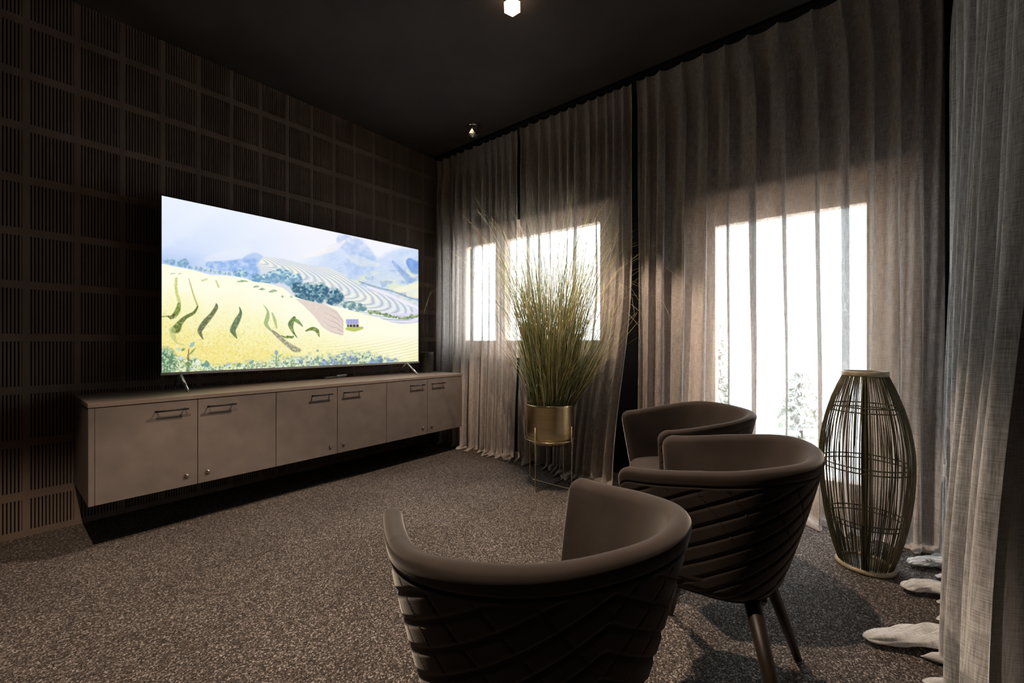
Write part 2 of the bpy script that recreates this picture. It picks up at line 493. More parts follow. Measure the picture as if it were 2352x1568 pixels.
# ------------------------------------------------------------------ curtains
def curtain(name, P0, d, nrm, L, ztop, folds, amp, ov, mat, label, shift=None, flare=None, reach=None, hump=None, seed=1, vrows=54, per=26, tilt=0.0):
    """folds: list of widths scaled to fill L. amp / ov: base fold depth and overlap factor."""
    rs = np.random.RandomState(seed)
    folds = np.array(folds, float)
    folds *= L / folds.sum()
    K = len(folds)
    s_edges = np.concatenate([[0], np.cumsum(folds)])
    ak = amp * rs.uniform(0.55, 1.25, K + 1) * np.clip(np.concatenate([folds, folds[-1:]]) / folds.mean(), 0.6, 1.4)
    bk = np.array(ov, float) if hasattr(ov, '__len__') else ov * rs.uniform(0.35, 1.35, K + 1)
    ph_noise = rs.uniform(-0.5, 0.5, (K + 1, 4))
    N = K * per + 1
    ii = np.arange(N) / per
    k0 = np.minimum(ii.astype(int), K - 1)
    fr = ii - k0
    s = s_edges[k0] + fr * folds[k0]
    ph = 2 * PI * ii
    sm = fr * fr * (3 - 2 * fr)
    a = ak[k0] * (1 - sm) + ak[k0 + 1] * sm
    b = (bk[k0] * (1 - sm) + bk[k0 + 1] * sm) * folds[k0]
    pn = ph_noise[k0] * (1 - sm)[:, None] + ph_noise[k0 + 1] * sm[:, None]
    rows = []
    uvs = []
    zlist = [ztop - (ztop - 0.03) * (j / (vrows - 1)) for j in range(vrows)]
    def cols(h, extra_t=0.0):
        top = smooth(h / 0.16)
        A = a * (0.26 + 0.74 * top) * (1 + 0.30 * h)
        B = b * (0.25 + 0.75 * top) * (1 - 0.25 * h)
        p = ph + 0.55 * (pn[:, 0] * math.sin(2.1 * h * PI) + pn[:, 1] * math.sin(4.3 * h * PI + 1) * 0.5) * top
        off = A * np.cos(p) + 0.16 * A * np.cos(2 * p + 4 * pn[:, 2]) + 0.006 * np.sin(3.1 * p + 9 * h) * top
        # pinch pleats
        off = off + 0.016 * (1 - smooth(h / 0.05)) * np.exp(-((np.mod(ii + 0.5, 1) - 0.5) / 0.05) ** 2)
        t = s + B * np.cos(p + 0.25) + 0.30 * B * np.sin(2 * p) + tilt * h * pn[:, 3] * folds[k0]
        if shift is not None: t = t + np.array([shift(x / L, h) for x in s])
        if flare is not None: off = off + np.array([flare(x / L, h) for x in s])
        return t, off
    for z in zlist:
        h = 1 - z / ztop
        t, off = cols(h)
        rows.append(np.stack([P0[0] + d[0] * t + nrm[0] * off, P0[1] + d[1] * t + nrm[1] * off, np.full(N, z)], 1))
        uvs.append(np.stack([s * 1.7, np.full(N, z)], 1))
    # puddle on the floor
    t, off = cols(1.0)
    R = np.array([reach(x / L) if reach else 0.02 for x in s])
    Hm = np.array([hump(x / L) if hump else 0.008 for x in s])
    for q in (0.12, 0.28, 0.45, 0.62, 0.78, 0.9, 1.0):
        wob = 0.15 * R * np.sin(ph * 0.63 + 5 * q + seed)
        o2 = off + R * q
        z = 0.006 + Hm * math.sin(PI * min(1, 0.15 + q * 0.85)) * (0.7 + 0.3 * np.cos(ph * 1.3)) + 0.018 * (1 - q) ** 2
        t2 = t + wob * q
        rows.append(np.stack([P0[0] + d[0] * t2 + nrm[0] * o2, P0[1] + d[1] * t2 + nrm[1] * o2, z], 1))
        uvs.append(np.stack([s * 1.7, -R * q], 1))
    V = np.concatenate(rows); UV = np.concatenate(uvs)
    nr = len(rows)
    F = []
    for r in range(nr - 1):
        for c in range(N - 1):
            v = r * N + c
            F.append((v, v + 1, v + N + 1, v + N))
    me = bpy.data.meshes.new(name)
    me.from_pydata(V.tolist(), [], F)
    me.update()
    ul = me.uv_layers.new(name='UVMap')
    li = np.empty(len(me.loops), dtype=np.int32)
    me.loops.foreach_get('vertex_index', li)
    ul.data.foreach_set('uv', UV[li].astype(np.float32).ravel())
    o = link(name, me, mat)
    tag(o, label, 'curtain', 'floor-length linen curtains')
    return o

def wid(n, lo, hi, seed):
    r = np.random.RandomState(seed)
    return list(r.uniform(lo, hi, n))

XC = 2.84
ZT = ZC - 0.035
# far-left panel: from the slotted wall to just left of the grass
curtain('linen_curtain', (XC, 3.26), (0, -1), (-1, 0), 1.03, ZT, wid(11, 0.7, 1.25, 3), 0.038, 0.24, M['linen'],
        'linen curtain panel hanging beside the slotted wall, at the end of the cabinets',
        shift=lambda u, h: 0.02 * u * smooth((h - 0.55) / 0.45),
        flare=lambda u, h: 0.045 * smooth((h - 0.6) / 0.4) * (0.4 + u),
        reach=lambda u: 0.02 + 0.05 * u + 0.02 * math.sin(19 * u), hump=lambda u: 0.012 + 0.03 * smooth((u - 0.8) / 0.2), seed=5)
# panel behind the grass
curtain('linen_curtain', (XC, 2.205), (0, -1), (-1, 0), 0.995, ZT, wid(8, 0.9, 1.3, 8) + wid(4, 0.6, 0.85, 4), 0.042, 0.24, M['linen'],
        'linen curtain panel hanging directly behind the ornamental grass',
        shift=lambda u, h: -0.20 * u * u * (1 - 0.6 * smooth((u - 0.75) / 0.25)) * smooth((h - 0.5) / 0.5),
        flare=lambda u, h: (0.03 + 0.10 * smooth((u - 0.3) / 0.6)) * smooth((h - 0.45) / 0.55),
        reach=lambda u: 0.04 + 0.07 * smooth((u - 0.2) / 0.5) + 0.025 * math.sin(23 * u), hump=lambda u: 0.02 + 0.014 * math.sin(17 * u), seed=12, tilt=0.5)
# panel across the glazed door
curtain('linen_curtain', (XC, 1.175), (0, -1), (-1, 0), 1.50, ZT, [0.068, 0.09, 0.142, 0.133, 0.124, 0.118, 0.155, 0.161, 0.124, 0.112, 0.115, 0.077, 0.08], 0.036, [0.18, 0.2, 0.22, 0.24, 0.22, 0.23, 0.34, 0.24, 0.22, 0.34, 0.2, 0.2, 0.26, 0.15], M['linen'],
        'wide sheer linen curtain panel glowing in front of the glazed door',
        shift=lambda u, h: -0.015 * math.sin(u * 9) * h,
        flare=lambda u, h: 0.02 * smooth((h - 0.6) / 0.4),
        reach=lambda u: 0.05 + 0.02 * math.sin(15 * u), hump=lambda u: 0.018 + 0.008 * math.sin(13 * u), seed=21, tilt=0.35)
# near right-hand panel
def g1(u, c, w): return math.exp(-((u - c) / w) ** 2)
right_curtain = curtain('linen_curtain', (2.74, -0.37), (-1, 0), (0, 1), 1.40, ZT, [0.8, 0.8, 0.9, 0.9, 1.0, 1.15, 1.1, 0.95, 1.1, 1.0, 1.0], 0.034, 0.20, M['linen_right'],
        'grey linen curtain nearest the camera with its hem spread on the carpet',
        flare=lambda u, h: (0.03 + 0.075 * smooth((u - 0.32) / 0.22)) * (0.25 * smooth(h / 0.4) + 0.75 * smooth((h - 0.25) / 0.75)),
        reach=lambda u: 0.035 + 0.012 * math.sin(21 * u),
        hump=lambda u: 0.016, seed=33, per=34)

def hem_lump(pts, rads, seed):
    rs = np.random.RandomState(seed)
    P = [Vector(p) for p in pts]
    # resample
    Q = []
    for i in range(len(P) - 1):
        for k in range(8):
            t = k / 8
            p0, p1, p2, p3 = P[max(i - 1, 0)], P[i], P[i + 1], P[min(i + 2, len(P) - 1)]
            q = 0.5 * ((2 * p1) + (p2 - p0) * t + (2 * p0 - 5 * p1 + 4 * p2 - p3) * t * t + (3 * p1 - p0 - 3 * p2 + p3) * t ** 3)
            Q.append((q, rads[i] * (1 - t) + rads[i + 1] * t))
    Q.append((P[-1], rads[-1]))
    n = len(Q); seg = 28
    V, UV = [], []
    L = 0
    for i, (q, r) in enumerate(Q):
        tdir = (Q[min(i + 1, n - 1)][0] - Q[max(i - 1, 0)][0]).normalized()
        side = Vector((tdir.y, -tdir.x, 0)).normalized()
        if i: L += (q - Q[i - 1][0]).length
        e_ = i / (n - 1)
        rr = r * math.sqrt(max(0.02, 1 - max(0, (e_ - 0.82) / 0.18) ** 2))
        for k in range(seg):
            a = 2 * PI * k / seg
            wr = 1 + 0.16 * math.sin(3 * a + 9 * e_ + seed) + 0.09 * math.sin(6 * a - 16 * e_ + seed)
            v = q + side * math.cos(a) * rr * 1.25 * wr + Vector((0, 0, 1)) * (math.sin(a) * 0.62 * rr * wr)
            v.z = max(v.z, 0.002)
            V.append(tuple(v)); UV.append((a * r, L))
    F = [(i * seg + k, i * seg + (k + 1) % seg, (i + 1) * seg + (k + 1) % seg, (i + 1) * seg + k) for i in range(n - 1) for k in range(seg)]
    F.append(tuple((n - 1) * seg + k for k in range(seg)))
    o = mesh_np('hem_fold', V, F, M['linen_right'], right_curtain)
    ul = o.data.uv_layers.new(name='UVMap')
    for lp in o.data.loops:
        ul.data[lp.index].uv = UV[lp.vertex_index]
    return o
hem_lump([(2.02, -0.30, 0.035), (1.95, -0.215, 0.036), (1.88, -0.12, 0.030), (1.825, -0.025, 0.020)], [0.036, 0.040, 0.030, 0.018], 1)
hem_lump([(2.36, -0.33, 0.03), (2.33, -0.22, 0.032), (2.29, -0.15, 0.022)], [0.030, 0.030, 0.017], 2)
hem_lump([(2.64, -0.33, 0.03), (2.61, -0.25, 0.028), (2.56, -0.19, 0.018)], [0.028, 0.026, 0.014], 4)

bm = bmesh.new()
box(bm, 2.80, 2.86, -0.36, 3.28, ZC - 0.022, ZC)
o = obj('curtain_rail', bm, M['black_metal'], flat=True)
tag(o, 'black curtain rail along the ceiling above the window wall', 'curtain rail')
bm = bmesh.new()
box(bm, 1.2, 2.79, -0.40, -0.34, ZC - 0.022, ZC)
o = obj('curtain_rail', bm, M['black_metal'], flat=True)
tag(o, 'black curtain rail above the curtain nearest the camera', 'curtain rail')

# ------------------------------------------------------------------ cabinets
CX0, CX1, CY0, CY1, CZ0, CZT = 0.281, 2.682, 2.751, YW - 0.001, 0.233, 0.712
TOP = 0.021
o = None
bm = bmesh.new(); box(bm, CX0 - 0.002, CX1 + 0.002, CY0 - 0.004, CY1, CZT - TOP, CZT, 0.0015, 1)
o = obj('cabinet_worktop', bm, M['laminate_top'], flat=True)
tag(o, 'continuous taupe worktop slab lying on the wall-hung cabinets', 'worktop')
edges = [0.302, 0.7005, 1.098, 1.4935, 1.886, 2.280, 2.680]
pos = ['leftmost wall-hung cabinet, with the left foot of the television above it',
       'middle wall-hung cabinet of the three, under the centre of the television',
       'rightmost wall-hung cabinet, ending at the linen curtain']
def cabinet_unit(i):
    x0 = CX0 if i == 0 else edges[2 * i]
    xa, xb, xc = edges[2 * i], edges[2 * i + 1], edges[2 * i + 2]
    root = empty('wall_cabinet', ((x0 + xc) / 2, CY1, CZ0))
    tag(root, 'taupe two-door ' + pos[i], 'cabinet', 'wall-hung cabinets under the television')
    ox, oy, oz = root.location
    def add(nm, mat, parent, fn, flat=True):
        bm = bmesh.new(); fn(bm)
        bmesh.ops.translate(bm, verts=bm.verts, vec=(-ox, -oy, -oz))
        return obj(nm, bm, mat, parent, flat=flat)
    ztop = CZT - TOP - 0.0005
    def body(bm):
        box(bm, x0 + 0.0005, (xa if i == 0 else x0 + 0.016), CY0 if i == 0 else CY0 + 0.021, CY1, CZ0, ztop)
        box(bm, xc - 0.016, xc - 0.0005, CY0 + 0.021, CY1, CZ0, ztop)
        box(bm, xa + 0.001, xc - 0.016, CY0 + 0.021, CY1, CZ0, CZ0 + 0.018)
        box(bm, xa + 0.001, xc - 0.016, CY0 + 0.021, CY1, ztop - 0.018, ztop)
        box(bm, xa + 0.001, xc - 0.016, CY1 - 0.01, CY1, CZ0 + 0.018, ztop - 0.018)
    add('cabinet_body', M['laminate'], root, body)
    for (a, b, side) in ((xa, xb, 1), (xb, xc, -1)):
        g = 0.0016
        dr = add('cabinet_door', M['laminate'], root, lambda bm: box(bm, a + g, b - g, CY0, CY0 + 0.019, CZ0, ztop - 0.0025, 0.0008, 1))
        ex = (b - 0.045) if side == 1 else (a + 0.036)
        h0, h1 = (ex - 0.140, ex) if side == 1 else (ex, ex + 0.140)
        zh = 0.646
        def handle(bm):
            pts = [(h0, CY0 - 0.028, zh), (h1, CY0 - 0.028, zh)]
            tube(bm, pts, 0.0045, 8)
            for hx in (h0 + 0.012, h1 - 0.012):
                tube(bm, [(hx, CY0 + 0.001, zh), (hx, CY0 - 0.028, zh)], 0.004, 8)
        hd = add('bar_handle', M['black_metal'], dr, handle, flat=False)
        hd['label'] = 'black bar handle'
        lx = (b - 0.050) if side == 1 else (a + 0.045)
        def lock(bm):
            prof = [(0.0001, 0.0115), (0.006, 0.011), (0.0095, 0.009), (0.0105, 0.004), (0.0105, 0.0)]
            r = lathe(bm, prof, 20)
            bm.faces.new(r[0])
            bmesh.ops.rotate(bm, verts=bm.verts, cent=(0, 0, 0), matrix=Matrix.Rotation(PI / 2, 3, 'X'))
            bmesh.ops.translate(bm, verts=bm.verts, vec=(lx, CY0 + 0.0005, 0.290))
        lk = add('cabinet_lock', M['chrome'], dr, lock, flat=False)
        lk['label'] = 'round metal lock near the bottom corner'
for i in range(3): cabinet_unit(i)

# ------------------------------------------------------------------ television
TY = 3.10
TX0, TX1, TZ0, TZ1 = 0.612, 2.468, 0.806, 1.846
tv = empty('television', ((TX0 + TX1) / 2, TY, CZT))
tag(tv, 'large flat television showing terraced rice fields, standing on the taupe worktop', 'television')
def tadd(nm, mat, fn, flat=True, parent=tv):
    bm = bmesh.new(); fn(bm)
    bmesh.ops.translate(bm, verts=bm.verts, vec=(-tv.location.x, -tv.location.y, -tv.location.z))
    return obj(nm, bm, mat, parent, flat=flat)
def housing(bm):
    box(bm, TX0, TX1, TY + 0.002, TY + 0.016, TZ0, TZ1, 0.002, 1)
    box(bm, TX0 + 0.12, TX1 - 0.12, TY + 0.016, TY + 0.055, TZ0 + 0.02, TZ0 + 0.62, 0.01, 2)
tadd('tv_housing', M['tv_back'], housing)
e = 0.005
def bezel(bm):
    box(bm, TX0, TX0 + e, TY - 0.003, TY + 0.002, TZ0, TZ1)
    box(bm, TX1 - e, TX1, TY - 0.003, TY + 0.002, TZ0, TZ1)
    box(bm, TX0 + e, TX1 - e, TY - 0.003, TY + 0.002, TZ1 - e, TZ1)
tadd('tv_bezel', M['black_metal'], bezel)
b = tadd('tv_bottom_bar', M['silver'], lambda bm: box(bm, TX0 - 0.001, TX1 + 0.001, TY - 0.006, TY + 0.002, TZ0 - 0.002, TZ0 + 0.014, 0.0015, 1))
b['label'] = 'silver strip along the bottom edge'
for fx in (0.705, 2.335):
    def foot(bm):
        top = Vector((fx, TY + 0.008, TZ0 + 0.004))
        for yy in (2.958, 3.235):
            e2 = Vector((fx, yy, CZT + 0.010))
            tube(bm, [top, e2], [0.009, 0.0075], 10)
            tube(bm, [(fx, yy - 0.012, CZT + 0.0042), (fx, yy + 0.012, CZT + 0.0042)], 0.004, 8)
    f = tadd('tv_foot', M['silver'], foot, flat=False)
    f['label'] = 'splayed silver foot'

# the picture on the screen, painted as vertex colours of a fine grid
def paint_picture():
    F0, CA, SA = 968.0, 0.7771, 0.6293
    NX, NZ = 720, 404
    x0, x1, z0, z1 = TX0 + e, TX1 - e, TZ0 + 0.014, TZ1 - e
    xs = np.linspace(x0, x1, NX); zs = np.linspace(z1, z0, NZ)
    X, Z = np.meshgrid(xs, zs)
    fwd = X * CA + TY * SA
    rgt = X * SA - TY * CA
    px = 1176 + F0 * rgt / fwd
    py = 784 - F0 * (Z - 1.0) / fwd
    rs = np.random.RandomState(3)
    def vnoise(x, y, seed):
        r = np.random.RandomState(seed).rand(256, 256)
        xi = np.floor(x).astype(int); yi = np.floor(y).astype(int)
        fx = x - xi; fy = y - yi
        fx = fx * fx * (3 - 2 * fx); fy = fy * fy * (3 - 2 * fy)
        g = lambda i, j: r[j % 256, i % 256]
        return (g(xi, yi) * (1 - fx) + g(xi + 1, yi) * fx) * (1 - fy) + (g(xi, yi + 1) * (1 - fx) + g(xi + 1, yi + 1) * fx) * fy
    def fbm(sx, sy, seed, oct=4, x=None, y=None):
        x = px if x is None else x; y = py if y is None else y
        v = 0; a = 0.5; tot = 0
        for o_ in range(oct):
            v = v + a * vnoise(x / sx * 2 ** o_ + 17, y / sy * 2 ** o_ + 31, seed + o_); tot += a; a *= 0.55
        return v / tot
    def ss(e0, e1, v):
        t = np.clip((v - e0) / (e1 - e0), 0, 1); return t * t * (3 - 2 * t)
    img = np.zeros(px.shape + (3,))
    def C(r, g, b): return np.array([r, g, b], float)
    def mix(m, col):
        nonlocal img
        m = np.clip(m, 0, 1)[..., None]
        img = img * (1 - m) + col * m
    def crop1(x, y): return (340 + x / 3.0947, 420 + y / 3.0947)
    def cA(x, y): return (360 + x / 5.06, 560 + y / 5.06)
    def cB(x, y): return (660 + x / 5.06, 560 + y / 5.06)
    def line(pts, tr):
        q = [tr(*p) for p in pts]
        return np.interp(px, [a for a, _ in q], [b for _, b in q])
    def stroke(pts, w, tr):
        q = [tr(*p) for p in pts]
        best = np.full(px.shape, 1e9)
        m = len(q) - 1
        # refine polyline
        fine = []
        for i in range(m):
            p0 = q[max(i - 1, 0)]; p1 = q[i]; p2 = q[i + 1]; p3 = q[min(i + 2, m)]
            for s_ in np.linspace(0, 1, 6, endpoint=False):
                s2, s3 = s_ * s_, s_ ** 3
                f = lambda a, b, c, d: 0.5 * ((2 * b) + (-a + c) * s_ + (2 * a - 5 * b + 4 * c - d) * s2 + (-a + 3 * b - 3 * c + d) * s3)
                fine.append((f(p0[0], p1[0], p2[0], p3[0]), f(p0[1], p1[1], p2[1], p3[1]), (i + s_) / m))
        fine.append((q[-1][0], q[-1][1], 1.0))
        for i in range(len(fine) - 1):
            ax, ay, ta = fine[i]; bx, by, tb = fine[i + 1]
            dx, dy = bx - ax, by - ay
            L2 = dx * dx + dy * dy + 1e-9
            t = np.clip(((px - ax) * dx + (py - ay) * dy) / L2, 0, 1)
            dd = np.hypot(px - ax - t * dx, py - ay - t * dy)
            u = ta + (tb - ta) * t
            ww = np.interp(u, np.linspace(0, 1, len(w)), w)
            best = np.minimum(best, dd / np.maximum(ww, 0.05))
        return 1 - ss(0.75, 1.15, best)
    # sky and haze
    n1 = fbm(90, 60, 5)
    img[:] = C(236, 243, 255)
    mix(ss(0.0, 1.0, (px - 480) / 260) * ss(700, 520, py), C(247, 247, 255))
    # left blue mountain haze
    lb = ss(455, 600, py) * ss(760, 380, px)
    mix(lb * 0.7 * (0.55 + 0.9 * (n1 - 0.3)), C(186, 208, 250))
    mix(ss(560, 625, py - (px - 372) * 0.10) * ss(620, 372, px) * 0.8, C(158, 188, 240))
    rayb = np.sin((px * 0.75 + py * 1.0) / 22.0 + 3 * n1)
    mix(0.22 * ss(-0.2, 1, rayb) * ss(760, 400, px), C(250, 252, 255))
    # distant mountains centre and right
    m1 = line([(1000, 600), (1080, 520), (1200, 500), (1300, 440), (1400, 395), (1480, 420), (1560, 480), (1640, 520), (1720, 470), (1800, 455), (1950, 440)], crop1)
    mix(ss(-3, 14, py - m1 + 10 * (fbm(14, 9, 8) - 0.5)) * ss(650, 790, px) * (0.35 + 0.8 * (fbm(26, 18, 9) - 0.2)), C(184, 208, 246))
    mix(ss(0, 10, py - m1) * ss(650, 790, px) * ss(0.5, 0.9, np.abs(((py + px * 0.3) / 7.0 + 2 * fbm(30, 20, 12)) % 1 - 0.5) * 2) * 0.35, C(226, 236, 250))
    mix(stroke([(1380, 400), (1480, 470), (1560, 560), (1500, 640), (1420, 560)], [14, 26, 20, 22, 10], crop1) * 0.5 * (fbm(9, 8, 19) * 1.6 - 0.2), C(152, 182, 234))
    mix(stroke([(1100, 520), (1200, 500), (1330, 460), (1400, 410)], [4, 7, 7, 3], crop1) * 0.7, C(252, 246, 246))
    mix(stroke([(1420, 520), (1520, 560), (1640, 580)], [6, 12, 4], crop1) * 0.5 * (0.4 + fbm(9, 5, 20)), C(236, 242, 236))
    # right hand valley
    vr = ss(0, 20, py - line([(1300, 600), (1480, 640), (1640, 600), (1950, 560)], crop1)) * ss(770, 830, px)
    mix(vr * 0.75, C(214, 226, 240))
    mix(vr * ss(0.45, 0.7, fbm(22, 12, 23)) * 0.8, C(236, 240, 205))
    mix(vr * ss(0.52, 0.72, fbm(16, 9, 29)) * 0.7, C(160, 188, 226))
    mix(stroke([(1860, 560), (1900, 600), (1930, 590)], [9, 16, 12], crop1) * (0.5 + 0.6 * fbm(9, 9, 3)), C(112, 156, 226))
    mix(stroke([(1740, 560), (1850, 680), (1900, 700)], [3, 8, 5], crop1) * 0.55 * fbm(6, 6, 13) * 1.6, C(118, 156, 214))
    # pale middle-left hill with fine terraces
    hm = stroke([(420, 540), (560, 510), (680, 480), (700, 490), (600, 540)], [6, 12, 10, 8, 10], crop1)
    mix(hm * 0.45 * (0.7 + 0.3 * np.sin(py * 1.6 + px * 0.3)), C(240, 244, 250))
    # dark blue wood in the middle
    bw = stroke([(430, 580), (540, 590), (640, 590), (740, 600), (740, 640), (700, 660)], [7, 12, 16, 22, 18, 8], crop1)
    mix(bw * np.clip(0.15 + 1.3 * (fbm(9, 8, 41) - 0.15), 0, 0.85), C(134, 174, 234))
    mix(bw * ss(0.55, 0.75, fbm(5, 4, 43)) * 0.4, C(196, 218, 244))
    mix(stroke([(700, 540), (760, 530), (800, 545)], [8, 12, 10], crop1) * 0.5, C(150, 186, 238))
    # terraced hill
    ridge = line([(755, 590), (820, 520), (960, 535), (1100, 570), (1270, 595), (1340, 620), (1420, 670), (1540, 740), (1700, 800), (1830, 860), (1905, 905), (1925, 930)], crop1)
    inside = ss(0, 3, py - ridge) * ss(584, 600, px + (py - 600) * -0.2)
    mix(inside, C(228, 233, 240))
    mix(inside * ss(0.35, 0.75, fbm(60, 20, 51)) * 0.6, C(248, 248, 226))
    uu = (px - 590) / 360.0
    cxp, cyp = crop1(640, 500)
    ang_ = math.radians(19.5)
    Aa = (px - cxp) * math.cos(ang_) + (py - cyp) * math.sin(ang_)
    Bb = -(px - cxp) * math.sin(ang_) + (py - cyp) * math.cos(ang_)
    lev = np.sqrt((Aa / 415.0) ** 2 + (Bb / 58.0) ** 2)
    ter = lev * 21.0 + 0.7 * fbm(50, 20, 61)
    mix(inside * ss(1.03, 1.0, lev) * 0 + inside * ss(1.0, 1.04, lev) * ss(800, 840, px) * 0.8, C(226, 222, 246))
    tl = np.abs((ter % 1.0) - 0.5) * 2
    mix(inside * ss(0.45, 0.9, tl) * (0.55 + 0.25 * uu), C(176, 188, 206))
    mix(inside * ss(0.72, 1.0, 1 - tl) * 0.6, C(255, 255, 240))
    # river / path band on the right
    mix(stroke([(1560, 740), (1700, 790), (1830, 850), (1900, 880), (1925, 900)], [2, 3, 4, 3, 3], crop1) * 0.9, C(246, 240, 255))
    mix(stroke([(1700, 930), (1800, 935), (1880, 930), (1925, 925)], [2, 3, 5, 8], crop1) * 0.9, C(226, 222, 250))
    mix(stroke([(1500, 700), (1620, 740), (1740, 770), (1820, 800), (1925, 830)], [1.5, 2, 2, 2.5, 3], crop1) * 0.6 * (0.5 + fbm(5, 5, 71)), C(128, 150, 170))
    mix(stroke([(1760, 760), (1850, 750), (1925, 730), (1925, 790), (1850, 790)], [4, 9, 12, 10, 6], crop1) * 0.8, C(250, 248, 222))
    # hedge of trees: blobs
    def blobs(cx, cy, r, n, dark, lightc, seed, tr=crop1, amt=1.0):
        q = tr(cx, cy); rr_ = r / (3.0947 if tr is crop1 else 5.06)
        m = 1 - ss(0.75, 1.1, np.hypot((px - q[0]), (py - q[1]) * 1.05) / rr_ + 0.7 * (fbm(6, 6, seed) - 0.5))
        tx = fbm(5, 5, seed + 7, 3)
        mix(m * amt, dark)
        up = ss(0.3, -0.9, (py - q[1]) / rr_ + 0.5 * (px - q[0]) / rr_)
        mix(m * amt * ss(0.42, 0.62, tx) * (0.35 + 0.65 * up), lightc)
    DK, LT = C(84, 128, 158), C(206, 238, 232)
    for (cx, cy, r) in [(255, 570, 34), (130, 550, 20), (170, 560, 26), (220, 580, 22), (300, 600, 16)]:
        blobs(cx, cy, r, 8, C(122, 164, 196), C(206, 232, 244), int(cx), amt=0.9)
    for cx in range(340, 600, 34):
        blobs(cx, 600 + (cx - 320) * 0.18, 15, 5, C(150, 180, 204), C(226, 240, 242), cx)
    for (cx, cy, r) in [(640, 640, 34), (685, 645, 28), (770, 680, 40), (840, 690, 46), (900, 680, 40), (960, 660, 62), (1010, 690, 50), (880, 660, 40), (1060, 690, 46)]:
        blobs(cx, cy, r, 8, C(120, 162, 196), C(214, 242, 240), int(cx) + 3)
    for (cx, cy, r) in [(1060, 740, 44), (1120, 770, 66), (1180, 770, 54), (1230, 770, 60), (1220, 820, 40), (1160, 810, 44), (1325, 810, 62), (1300, 835, 34), (1080, 800, 36)]:
        blobs(cx, cy, r, 8, C(66, 104, 132), C(176, 214, 214), int(cx) + 9)
    for (cx, cy, r) in [(1400, 860, 30), (1445, 870, 36), (1500, 885, 34), (1530, 890, 28)]:
        blobs(cx, cy, r, 8, C(110, 146, 156), C(222, 240, 222), int(cx) + 5)
    # main golden field
    fb = line([(60, 560), (95, 570), (200, 592), (320, 615), (440, 650), (560, 655), (680, 672), (760, 700), (860, 712), (960, 745), (1030, 800), (1100, 825), (1200, 850), (1300, 868), (1400, 890), (1480, 915), (1560, 935), (1640, 955), (1720, 985), (1800, 998), (1860, 995), (1930, 985)], crop1)
    fm = ss(-0.5, 2.0, py - fb + 1.5 * (fbm(7, 5, 81) - 0.5))
    mix(fm, C(255, 254, 232))
    depth = np.clip((py - fb) / 190.0, 0, 1)
    mix(fm * ss(0.10, 0.75, depth + 0.25 * (fbm(60, 30, 83) - 0.5)) * 0.95, C(252, 246, 184))
    mix(fm * ss(0.55, 1.0, depth + 0.35 * (fbm(40, 20, 85) - 0.5)) * 0.75, C(246, 228, 134))
    grain = fbm(2.6, 2.2, 87, 3)
    mix(fm * ss(0.56, 0.78, grain) * ss(0.25, 0.8, depth) * 0.55, C(206, 190, 108))
    mix(fm * ss(0.60, 0.85, fbm(3.4, 3.0, 89, 2)) * ss(0.3, 0.8, depth) * 0.5, C(255, 255, 236))
    # faint curved rows on the right of the field
    rowc = (py - 0.00042 * (px - 760) ** 2 * np.where(px > 760, -1, 1) + (px - 760) * 0.10) / 7.0 + 0.6 * fbm(60, 20, 91)
    rl = np.abs((rowc % 1.0) - 0.5) * 2
    mix(fm * ss(0.55, 1.0, rl) * ss(700, 800, px) * ss(775, 800, py + (px - 800) * 0.05) * 0.4, C(206, 196, 118))
    # bushes over the field edge right
    for i in range(26):
        cx = 1570 + i * 14 + rs.uniform(-6, 6)
        blobs(cx, 914 + (cx - 1580) * 0.22 - max(0, cx - 1800) * 0.38 + rs.uniform(-5, 5), rs.uniform(7, 17), 4, C(110, 134, 92), C(218, 230, 172), 300 + i, amt=0.85)
    # brown ploughed patch
    pt = line([(1040, 820), (1110, 880), (1180, 950), (1240, 1030), (1300, 1065), (1370, 1085)], crop1)
    pu = line([(1040, 815), (1150, 835), (1260, 860), (1340, 900), (1400, 985), (1440, 1040)], crop1)
    pm = ss(0, 3, pt - py) * ss(0, 3, py - pu) * ss(0, 3, px - crop1(1045, 0)[0]) * ss(0, 4, crop1(1395, 0)[0] - px)
    mix(pm * 0.85, C(226, 208, 200))
    fr_ = (py - pu) / np.maximum(pt - pu, 1)
    mix(pm * ss(0.6, 0.95, np.abs((fr_ * 5 + 0.5 * fbm(18, 10, 93)) % 1 - 0.5) * 2) * 0.6 * ss(730, 800, px), C(176, 148, 150))
    mix(pm * ss(0.6, 0.8, fbm(2.5, 2.5, 95, 2)) * 0.5, C(252, 240, 226))
    # hut
    mix(stroke([(690, 985), (780, 990), (870, 975)], [3, 6, 3], cB) * 0.9, C(186, 196, 96))
    hx0, hx1 = cB(682, 0)[0], cB(830, 0)[0]
    roof = ss(0, 1, px - hx0 - (cB(0, 940)[1] - py) * -0.05) * ss(0, 1, hx1 - px) * ss(0, 1, py - cB(0, 872)[1]) * ss(0, 1, cB(0, 936)[1] - py)
    mix(roof, C(178, 182, 224))
    mix(roof * ss(0.3, 0.9, np.abs(((px - hx0) / 6.0) % 1 - 0.5) * 2) * 0.4, C(146, 150, 206))
    wl_ = ss(0, 1, px - hx0 - 2) * ss(0, 1, hx1 + 1 - px) * ss(0, 1, py - cB(0, 934)[1]) * ss(0, 1, cB(0, 968)[1] - py)
    mix(wl_ * (0.45 + 0.55 * (np.abs(((px - hx0) / 7.5) % 1 - 0.5) < 0.3)), C(74, 64, 66))
    # dark terrace shadows
    tx = fbm(3.0, 3.0, 101, 3)
